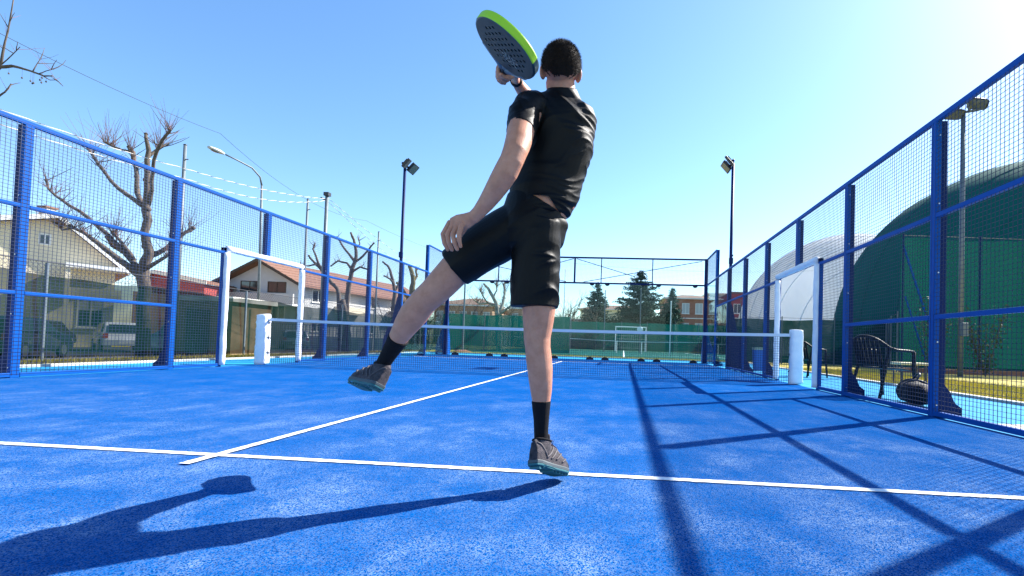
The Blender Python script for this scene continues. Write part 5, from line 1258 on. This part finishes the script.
# red hall and brown gable
t, P = gable_house('building', 'dark red walled building with orange tiled roof behind the big tree', (-37,28,0), (1,.1,0), (-.3,1,0), 4.6, 8, 4.5, 5.2, -.6, 'red_wall', 'tile', .35, peak_u=.1)
t, P = gable_house('building', 'brown rendered gable between the red building and the white house', (-39.8,37,0), (1,.08,0), (-.3,1,0), 5.8, 9, 4.0, 6.0, -.6, 'brown_wall', 'tile', .2, peak_u=.55)
t = thing('shed', (-13.2,8,-.55), 'brown garden shed with a white roof edge behind the gate', 'shed')
g = G(); g.box((-14.4,7.6,-.57),(-12.25,9.6,1.72)); g.build('wall', M['brown_wall'], t)
g = G(); g.box((-14.55,7.45,1.72),(-12.1,9.75,1.90)); g.build('roof', M['white_trim'], t)
g = G(); g.box((-14.0,7.56,-.5),(-13.1,7.6,1.4)); g.build('door', M['dark_wood'], t)
for i in range(1, 12):
    pass
# white house
t, P = gable_house('house', 'white two storey house with long terracotta roof behind the gate', (-34.3,33,0), (1,.07,0), (.18,.98,0), 6.6, 20, 5.3, 7.1, -.6, 'white_wall', 'tile', .8, trim='dark_wood')
oW = (-34.3,33,0); nr = Vector((.07,-1,0)).normalized(); dW = (.9975,.07,0)
win(None, t, None, 1.2, 2.9, 4.35, 5.35, oW, dW, nr, frame='dark_wood', sill=False); win(None, t, None, 3.7, 5.4, 4.35, 5.35, oW, dW, nr, frame='dark_wood', sill=False)
win(None, t, None, 1.3, 2.5, 1.9, 3.2, oW, dW, nr, blind=.3); win(None, t, None, 4.2, 5.4, 1.9, 3.2, oW, dW, nr)
g = G(); q0 = P(.2,-1.0,3.3); g.prism([q0, P(6.9,-1.0,3.3), P(6.9,-1.0,4.2), P(.2,-1.0,4.2)], (0,.15,0)); b = g.build('balcony', M['white_wall'], t)
g = G(); g.prism([P(.2,-1.0,3.1), P(6.9,-1.0,3.1), P(6.9,-1.0,3.29), P(.2,-1.0,3.29)], (0,1.0,0)); g.build('balcony_slab', M['white_trim'], b)
dS = Vector((.18,.98,0)).normalized(); nS = Vector((dS.y,-dS.x,0)); oS = P(6.6,0,0)
for i, u in enumerate((1.5, 5.0, 9.0, 13.0, 17.0)):
    win(None, t, None, u, u+1.5, 3.7, 4.9, oS, dS, nS, frame='white_trim', blind=(0,.4,0,.5,0)[i]); win(None, t, None, u, u+1.5, .9, 2.3, oS, dS, nS, blind=(.4,0,.3,0,.2)[i])
for u in (4.4, 12.5):
    g = G(); a = oS + dS*u; g.prism([a + Vector((0,0,2.75)), a + nS*1.1 + Vector((0,0,2.75)), a + nS*1.1 + Vector((0,0,3.5)), a + Vector((0,0,3.5))], dS*3.4); g.build('balcony', M['cream'], t)
t = thing('garden_wall', (-26,31,-.5), 'pale low wall with railings before the white house', 'wall')
g = G(); g.box((-27,30.4,-.58),(-14,30.6,.5)); g.build('wall', M['white_wall'], t)
g = G(); 
for i in range(44): g.box((-27+.3*i,30.47,.5),(-26.95+.3*i,30.52,1.4))
g.box((-27,30.45,1.4),(-14,30.54,1.46)); g.build('railing', M['grey_steel'], t)

def block(name, label, x0, x1, y0, y1, z1, wall, cols, rows, roof=None, base=-.05, parapet=True, fr='white_trim', pane='shutter', cat='building', ww=1.1, wh=1.4):
    t = thing(name, ((x0+x1)/2,(y0+y1)/2,base), label, cat)
    g = G(); g.box((x0,y0,base),(x1,y1,z1)); g.build('wall', M[wall], t)
    for z in rows:
        for c in range(cols):
            u = (x1-x0)*(c+.5)/cols - ww/2; win(None, t, None, u, u+ww, z, z+wh, (x0,y0,0), (1,0,0), (0,-1,0), pane=pane, frame=fr)
        g = G(); g.box((x0,y0-.08,z-.75),(x1,y0-.002,z-.62)); g.build('string_course', M[fr], t)
    if roof == 'hip':
        zr = z1 + 1.15; a = min(x1-x0, y1-y0)*.45; xa, xb = x0-.5, x1+.5; ya, yb = y0-.5, y1+.5; ym = (ya+yb)/2
        g = G(); g.add([(xa,ya,z1+.05),(xb,ya,z1+.05),(xb,yb,z1+.05),(xa,yb,z1+.05),(xa+a,ym,zr),(xb-a,ym,zr)], [(0,1,5,4),(1,2,5),(2,3,4,5),(3,0,4),(0,3,2,1)]); g.build('roof', M['tile'], t)
        g = G(); g.box((xa,ya,z1-.1),(xb,yb,z1+.03)); g.build('eaves', M['white_trim'], t)
    else:
        g = G(); g.box((x0-.15,y0-.15,z1),(x1+.15,y1+.15,z1+.25)); g.build('roof', M['white_trim' if roof is None else roof], t)
    return t
block('building', 'brick building with white blinds right of the cedar', 8.2, 16.2, 66, 78, 7.9, 'brick', 4, (2.6,5.6), 'hip', wh=1.6)
block('building', 'grey patterned tower block behind the right end of the brick building', 18.2, 24.5, 90, 100, 11.2, 'grey_wall', 7, (4.4,6.6,8.8), None, ww=.55, wh=1.1)
block('building', 'dark red building behind the curved blue fin on the right', 17.5, 30, 64, 74, 8.6, 'red_wall', 7, (2.9,5.7), 'tile', pane='pane')
block('building', 'long low building with an orange roof left of the cedar', -6, 6.5, 80, 90, 6.9, 'cream', 6, (3.4,), 'hip')
block('building', 'peach rendered building behind the lifted thigh', -19.5, -12.8, 45, 54, 4.5, 'peach', 5, (2.4,), 'hip', ww=.8)
block('building', 'small peach building behind the pale trunked tree', -11.2, -9.6, 46, 50, 4.3, 'peach', 1, (2.4,), None, ww=.7)
# white wall behind bare trees
t = thing('garden_wall', (-2, 60, 0), 'long grey wall beyond the teal screen', 'wall'); g = G(); g.box((-8,59.6,-.05),(8,60,3.9)); g.build('wall', M['grey_wall'], t); g = G(); g.box((-8.1,59.5,3.9),(8.1,60.1,4.05)); g.build('coping', M['white_trim'], t)

# air domes
def dome(name, label, cx, y0, y1, R, H, m, seams, front=1.0, col='white_trim', gp=None, seam_r=.03):
    t = thing(name, (cx,(y0+y1)/2,0), label, 'air dome', gp); g = G(); nu, nl = 48, 40; vs = []; fs = []
    for j in range(nl+1):
        y = y0 + (y1-y0)*j/nl; e = min((y-y0), (y1-y))/ (R*front); k = math.sqrt(max(1-(1-min(e,1))**2, 0)) if e < 1 else 1
        k = max(k, .02)
        for i in range(nu+1):
            a = math.pi*i/nu; vs.append((cx - R*k*math.cos(a)*(1+.05*math.sin(a)), y, H*k*math.sin(a)**.92 - .05))
    for j in range(nl):
        for i in range(nu): q = j*(nu+1)+i; fs.append((q,q+1,q+nu+2,q+nu+1))
    g.add(vs, fs); g.build('membrane', M[m], t, smooth=True)
    g = G()
    for s in range(seams):
        y = y0 + (y1-y0)*(s+.5)/seams; e = min((y-y0), (y1-y))/(R*front); k = math.sqrt(max(1-(1-min(e,1))**2, 0)) if e < 1 else 1
        if k < .25: continue
        g.tube([(cx - (R+.01)*k*math.cos(a)*(1+.05*math.sin(a)), y, (H+.01)*k*math.sin(a)**.92 - .05) for a in [math.pi*i/40 for i in range(41)]], seam_r, 6)
    g.build('seams', M[m], t, smooth=True)
    return t
dome('air_dome', 'pale white inflated sports dome seen through the padded right gate', 26.6, 37, 58, 11.6, 13.4, 'dome_w', 12, front=.8, seam_r=.05)
dome('air_dome', 'dark green rounded sports dome rising behind the right fence', 26.8, 12.3, 33.8, 10.7, 12.4, 'dome_g', 8, front=.95, seam_r=.012)

# ------------------------------------------------------------------ cars
def car(label, loc, rz, paint, kind='hatch', group='cars parked beyond the left screen'):
    t = thing('parked_car' if kind != 'van' else 'parked_van', loc, label, 'car' if kind != 'van' else 'van', group)
    # local: x across, y along (rear at -y), z up
    if kind == 'van': Lh, W, H = 2.3, .92, 1.95; prof = [(-2.3,.35),(-2.32,.9),(-2.26,1.85),(-2.1,1.95),(1.1,1.93),(1.75,1.15),(2.25,.98),(2.32,.5),(2.25,.3)]
    else: Lh, W, H = 2.0, .85, 1.48; prof = [(-2.0,.32),(-2.05,.62),(-1.98,.92),(-1.72,1.38),(-1.45,1.48),(.25,1.46),(1.0,.98),(1.85,.82),(2.02,.55),(1.98,.3)]
    g = G(); n = len(prof); vs = []
    for sx, k in ((-1,1),(1,1)):
        for (y, z) in prof: vs.append((sx*W*(1 - .16*max(0,(z-.9)/.6)), y, z))
    fs = [tuple(range(n))[::-1], tuple(range(n,2*n))] + [(i,(i+1)%n,(i+1)%n+n,i+n) for i in range(n)]
    c, s = math.cos(rz), math.sin(rz)
    def T(vs): return [(loc[0]+x*c-y*s, loc[1]+x*s+y*c, loc[2]+z) for x, y, z in vs]
    g.add(T(vs), fs); body_ = g.build('body', M[paint], t, bevel=.07)
    zt = H - .12; zb = .98; g = G()
    yr0, yr1 = ((-2.30,-2.335) if kind == 'van' else (-2.0,-1.76))
    if kind == 'van': rear = [(-.72,-2.335,1.15),(.72,-2.335,1.15),(.70,-2.30,1.72),(-.70,-2.30,1.72)]
    else: rear = [(-.66,-1.99,.98),(.66,-1.99,.98),(.60,-1.775,1.36),(-.60,-1.775,1.36)]
    g.prism(T(rear), Vector((s*.02, -c*.02, .012)))
    g.build('rear_window', M['car_glass'], t)
    g = G()
    fy0, fy1 = ((1.25,1.72) if kind == 'van' else (.36,.98)); fz0, fz1 = (1.80,1.22) if kind == 'van' else (1.40,1.02)
    g.prism(T([(-.68,fy1,fz1),(.68,fy1,fz1),(.62,fy0,fz0),(-.62,fy0,fz0)]), Vector((-s*.03, c*.03, .03))); g.build('windscreen', M['car_glass'], t)
    for sx in (-1, 1):
        g = G(); wz0, wz1 = (1.15,1.75) if kind == 'van' else (.98,1.36); e0, e1 = (W*(1-.16*(wz0-.9)/.6)+.004, W*(1-.16*(wz1-.9)/.6)+.004)
        g.prism(T([(sx*e0,-1.5,wz0),(sx*e0,fy0+.25,wz0),(sx*e1,fy0-.15,wz1),(sx*e1,-1.35,wz1)]), Vector((sx*.012*c, sx*.012*s, 0))); g.build('side_window', M['car_glass'], t)
        g = G(); g.prism(T([(sx*W*.98,-Lh-.05,.70),(sx*W*.74,-Lh-.05,.70),(sx*W*.76,-Lh-.05,.92),(sx*W*.96,-Lh-.05,.92)]), Vector((s*.02,-c*.02,0))); g.build('tail_lamp', M['red_lamp'], t)
        g = G(); g.prism(T([(sx*W*.95,Lh+.02,.55),(sx*W*.6,Lh+.02,.55),(sx*W*.6,Lh-.01,.74),(sx*W*.93,Lh-.01,.74)]), Vector((-s*.02,c*.02,0))); g.build('headlight', M['clear_lamp'], t)
        for wy in (-Lh+.75, Lh-.75):
            a = T([(sx*(W-.10), wy, .31), (sx*(W+.01), wy, .31)]); g = G(); g.tube(a, .31, 20); wh = g.build('wheel', M['rubber'], t)
            a = T([(sx*(W-.02), wy, .31), (sx*(W+.022), wy, .31)]); g = G(); g.tube(a, .19, 14); g.build('rim', M['bolt'], wh)
    g = G(); g.prism(T([(-W*.95,-Lh-.02,.34),(W*.95,-Lh-.02,.34),(W*.95,-Lh-.09,.62),(-W*.95,-Lh-.09,.62)]), Vector((s*.03,-c*.03,.0))); g.build('bumper', M[paint], t)
    g = G(); g.prism(T([(-.26,-Lh-.115,.44),(.26,-Lh-.115,.44),(.26,-Lh-.125,.55),(-.26,-Lh-.125,.55)]), Vector((s*.02,-c*.02,0))); g.build('number_plate', M['white_trim'], t)
car('small white car with its rear towards the court behind the left screen', (-24.2, 14.4, -.566), math.radians(55), 'car_white')
car('dark blue car parked left of the small white car', (-27.2, 13.2, -.566), math.radians(36), 'car_dark')
car('silver van with a sloping windscreen behind the first gate post', (-15.6, 10.2, -.566), math.radians(200), 'car_silver', 'van')
car('pale car seen through the padded left gate', (-23.9, 27.6, -.566), math.radians(40), 'car_silver')
car('dark car parked far left behind the screen', (-19.5, 6.5, -.566), math.radians(30), 'car_dark')

# ------------------------------------------------------------------ chairs, stool, bag, bin
def chair(loc, rz, label):
    t = thing('plastic_chair', loc, label, 'chair', 'dark plastic chairs beside the court')
    c, s = math.cos(rz), math.sin(rz)
    def T(x, y, z): return Vector((loc[0]+x*c-y*s, loc[1]+x*s+y*c, loc[2]+z))
    # local: faces +y, back at -y
    g = G(); nu, nv = 10, 8; vs = []; fs = []
    for k in (0, -.014):
        for j in range(nv+1):
            for i in range(nu+1):
                x = -.23 + .46*i/nu; y = -.21 + .44*j/nv; zz = .43 - .022*math.cos(math.pi*(i/nu-.5))*math.sin(math.pi*j/nv) + (-.03*(j/nv)**4) + k
                vs.append(T(x*(.9+.1*j/nv), y, zz))
    n1 = (nu+1)*(nv+1)
    for j in range(nv):
        for i in range(nu):
            q = j*(nu+1)+i; fs.append((q,q+1,q+nu+2,q+nu+1)); fs.append((q+n1+nu+1,q+n1+nu+2,q+n1+1,q+n1))
    rim = [i for i in range(nu+1)] + [(j*(nu+1)+nu) for j in range(1,nv+1)] + [nv*(nu+1)+i for i in range(nu-1,-1,-1)] + [j*(nu+1) for j in range(nv-1,0,-1)]
    for a, b in zip(rim, rim[1:]+rim[:1]): fs.append((a,a+n1,b+n1,b))
    g.add(vs, fs); g.build('seat', M['plastic_dark'], t, smooth=True)
    # backrest: curved shell of slats with an arched top
    g = G()
    for i in range(7):
        a = -.54 + .18*i; xb = .235*math.sin(a)*1.6; pts = []
        for q in range(6):
            u = q/5; pts.append(T(xb*(1+.12*u), -.215 - .115*u - .02*math.cos(a)*2 + .07*abs(a)**2, .44 + (.36 + .06*math.cos(a*2))*u))
        g.tube(pts, .024, 8)
    g.build('backrest_slats', M['plastic_dark'], t, smooth=True)
    g = G(); pts = []
    for i in range(13):
        u = -1 + 2*i/12; pts.append(T(.27*u, -.375 + .10*u*u, .86 - .10*abs(u)**2.5))
    pts = [T(-.30,.20,.655), T(-.305,.10,.665), T(-.30,-.08,.67), T(-.295,-.2,.70)] + pts[1:-1] + [T(.295,-.2,.70), T(.30,-.08,.67), T(.305,.10,.665), T(.30,.20,.655)]
    g.tube(pts, [.020]*2 + [.022]*(len(pts)-4) + [.02]*2, 8); g.build('armrest_and_rim', M['plastic_dark'], t, smooth=True)
    for sx in (-1, 1):
        g = G(); g.tube([T(sx*.30,.20,.655), T(sx*.275,.225,.42), T(sx*.285,.27,.0)], [.024,.026,.020], 8); g.build('leg', M['plastic_dark'], t, smooth=True)
        g = G(); g.tube([T(sx*.295,-.2,.70), T(sx*.245,-.22,.42), T(sx*.27,-.33,.0)], [.022,.026,.020], 8); g.build('leg', M['plastic_dark'], t, smooth=True)
chair((5.74,-1.85,-.006), math.radians(-72), 'dark plastic armchair behind the fence near the black bag')
chair((6.45,2.95,-.006), math.radians(-65), 'dark plastic armchair seen through the padded right gate')
t = thing('stool', (7.75, 1.2, -.02), 'dark low stool with a pale seat on the grass behind the black bag', 'stool')
g = G(); g.box((7.5,1.0,.40),(8.05,1.4,.45)); g.build('seat', M['bin_rim'], t, bevel=.015)
for sx in (7.55,8.0):
    for sy in (1.05,1.35): g = G(); g.tube([(sx,sy,-.02),(sx,sy,.40)], .018, 6); g.build('leg', M['black_metal'], t)
# duffel bag
t = thing('duffel_bag', (5.62,-2.85,0), 'black duffel bag lying on the paving against the fence', 'bag')
g = G(); d = Vector((.35,.94,0)).normalized(); w = Vector((.94,-.35,0)); c = Vector((5.60,-2.85,.15)); sts = []
for q, a, b in ((-.46,.07,.06),(-.42,.125,.11),(-.25,.155,.135),(0,.16,.13),(.25,.155,.14),(.42,.125,.12),(.46,.07,.07)): sts.append((*(c + d*q), *w, a, b))
g.loft(sts, 26, p=2.6); br = random.Random(2)
g.v = [tuple(Vector(p) + Vector((0,0,.018*noise.noise(Vector(p)*9))) + Vector((.012*noise.noise(Vector(p)*7+Vector((3,0,0))),0,0))) for p in g.v]
g.build('bag_body', M['bag'], t, smooth=True)
g = G()
for q in (-.13, .13):
    pts = [c + d*q + w*(.165*math.cos(a)) + Vector((0,0,.155*math.sin(a))) for a in [math.pi*i/14 for i in range(-3,18)]]
    g.tube(pts, .014, 6)
g.tube([c + d*-.13 + Vector((0,0,.15)), c + d*-.10 + w*.04 + Vector((0,0,.22)), c + w*.05 + Vector((0,0,.235)), c + d*.10 + w*.04 + Vector((0,0,.22)), c + d*.13 + Vector((0,0,.15))], .012, 6)
g.build('handles', M['black_metal'], t, smooth=True)
# litter bin
t = thing('litter_bin', (5.95,5.5,0), 'blue litter bin with a pale liner behind the right fence beyond the net', 'bin')
g = G(); g.loft([(5.95,5.5,-.005, 1,0,0, .14,.14),(5.95,5.5,.3, 1,0,0,.155,.155),(5.95,5.5,.62, 1,0,0,.17,.17)], 20, p=4, round_ends=False); g.build('bin_body', M['bin'], t)
g = G(); g.loft([(5.95,5.5,.60, 1,0,0, .176,.176),(5.95,5.5,.67, 1,0,0,.18,.18)], 20, p=4, round_ends=False); g.build('liner', M['bin_rim'], t)
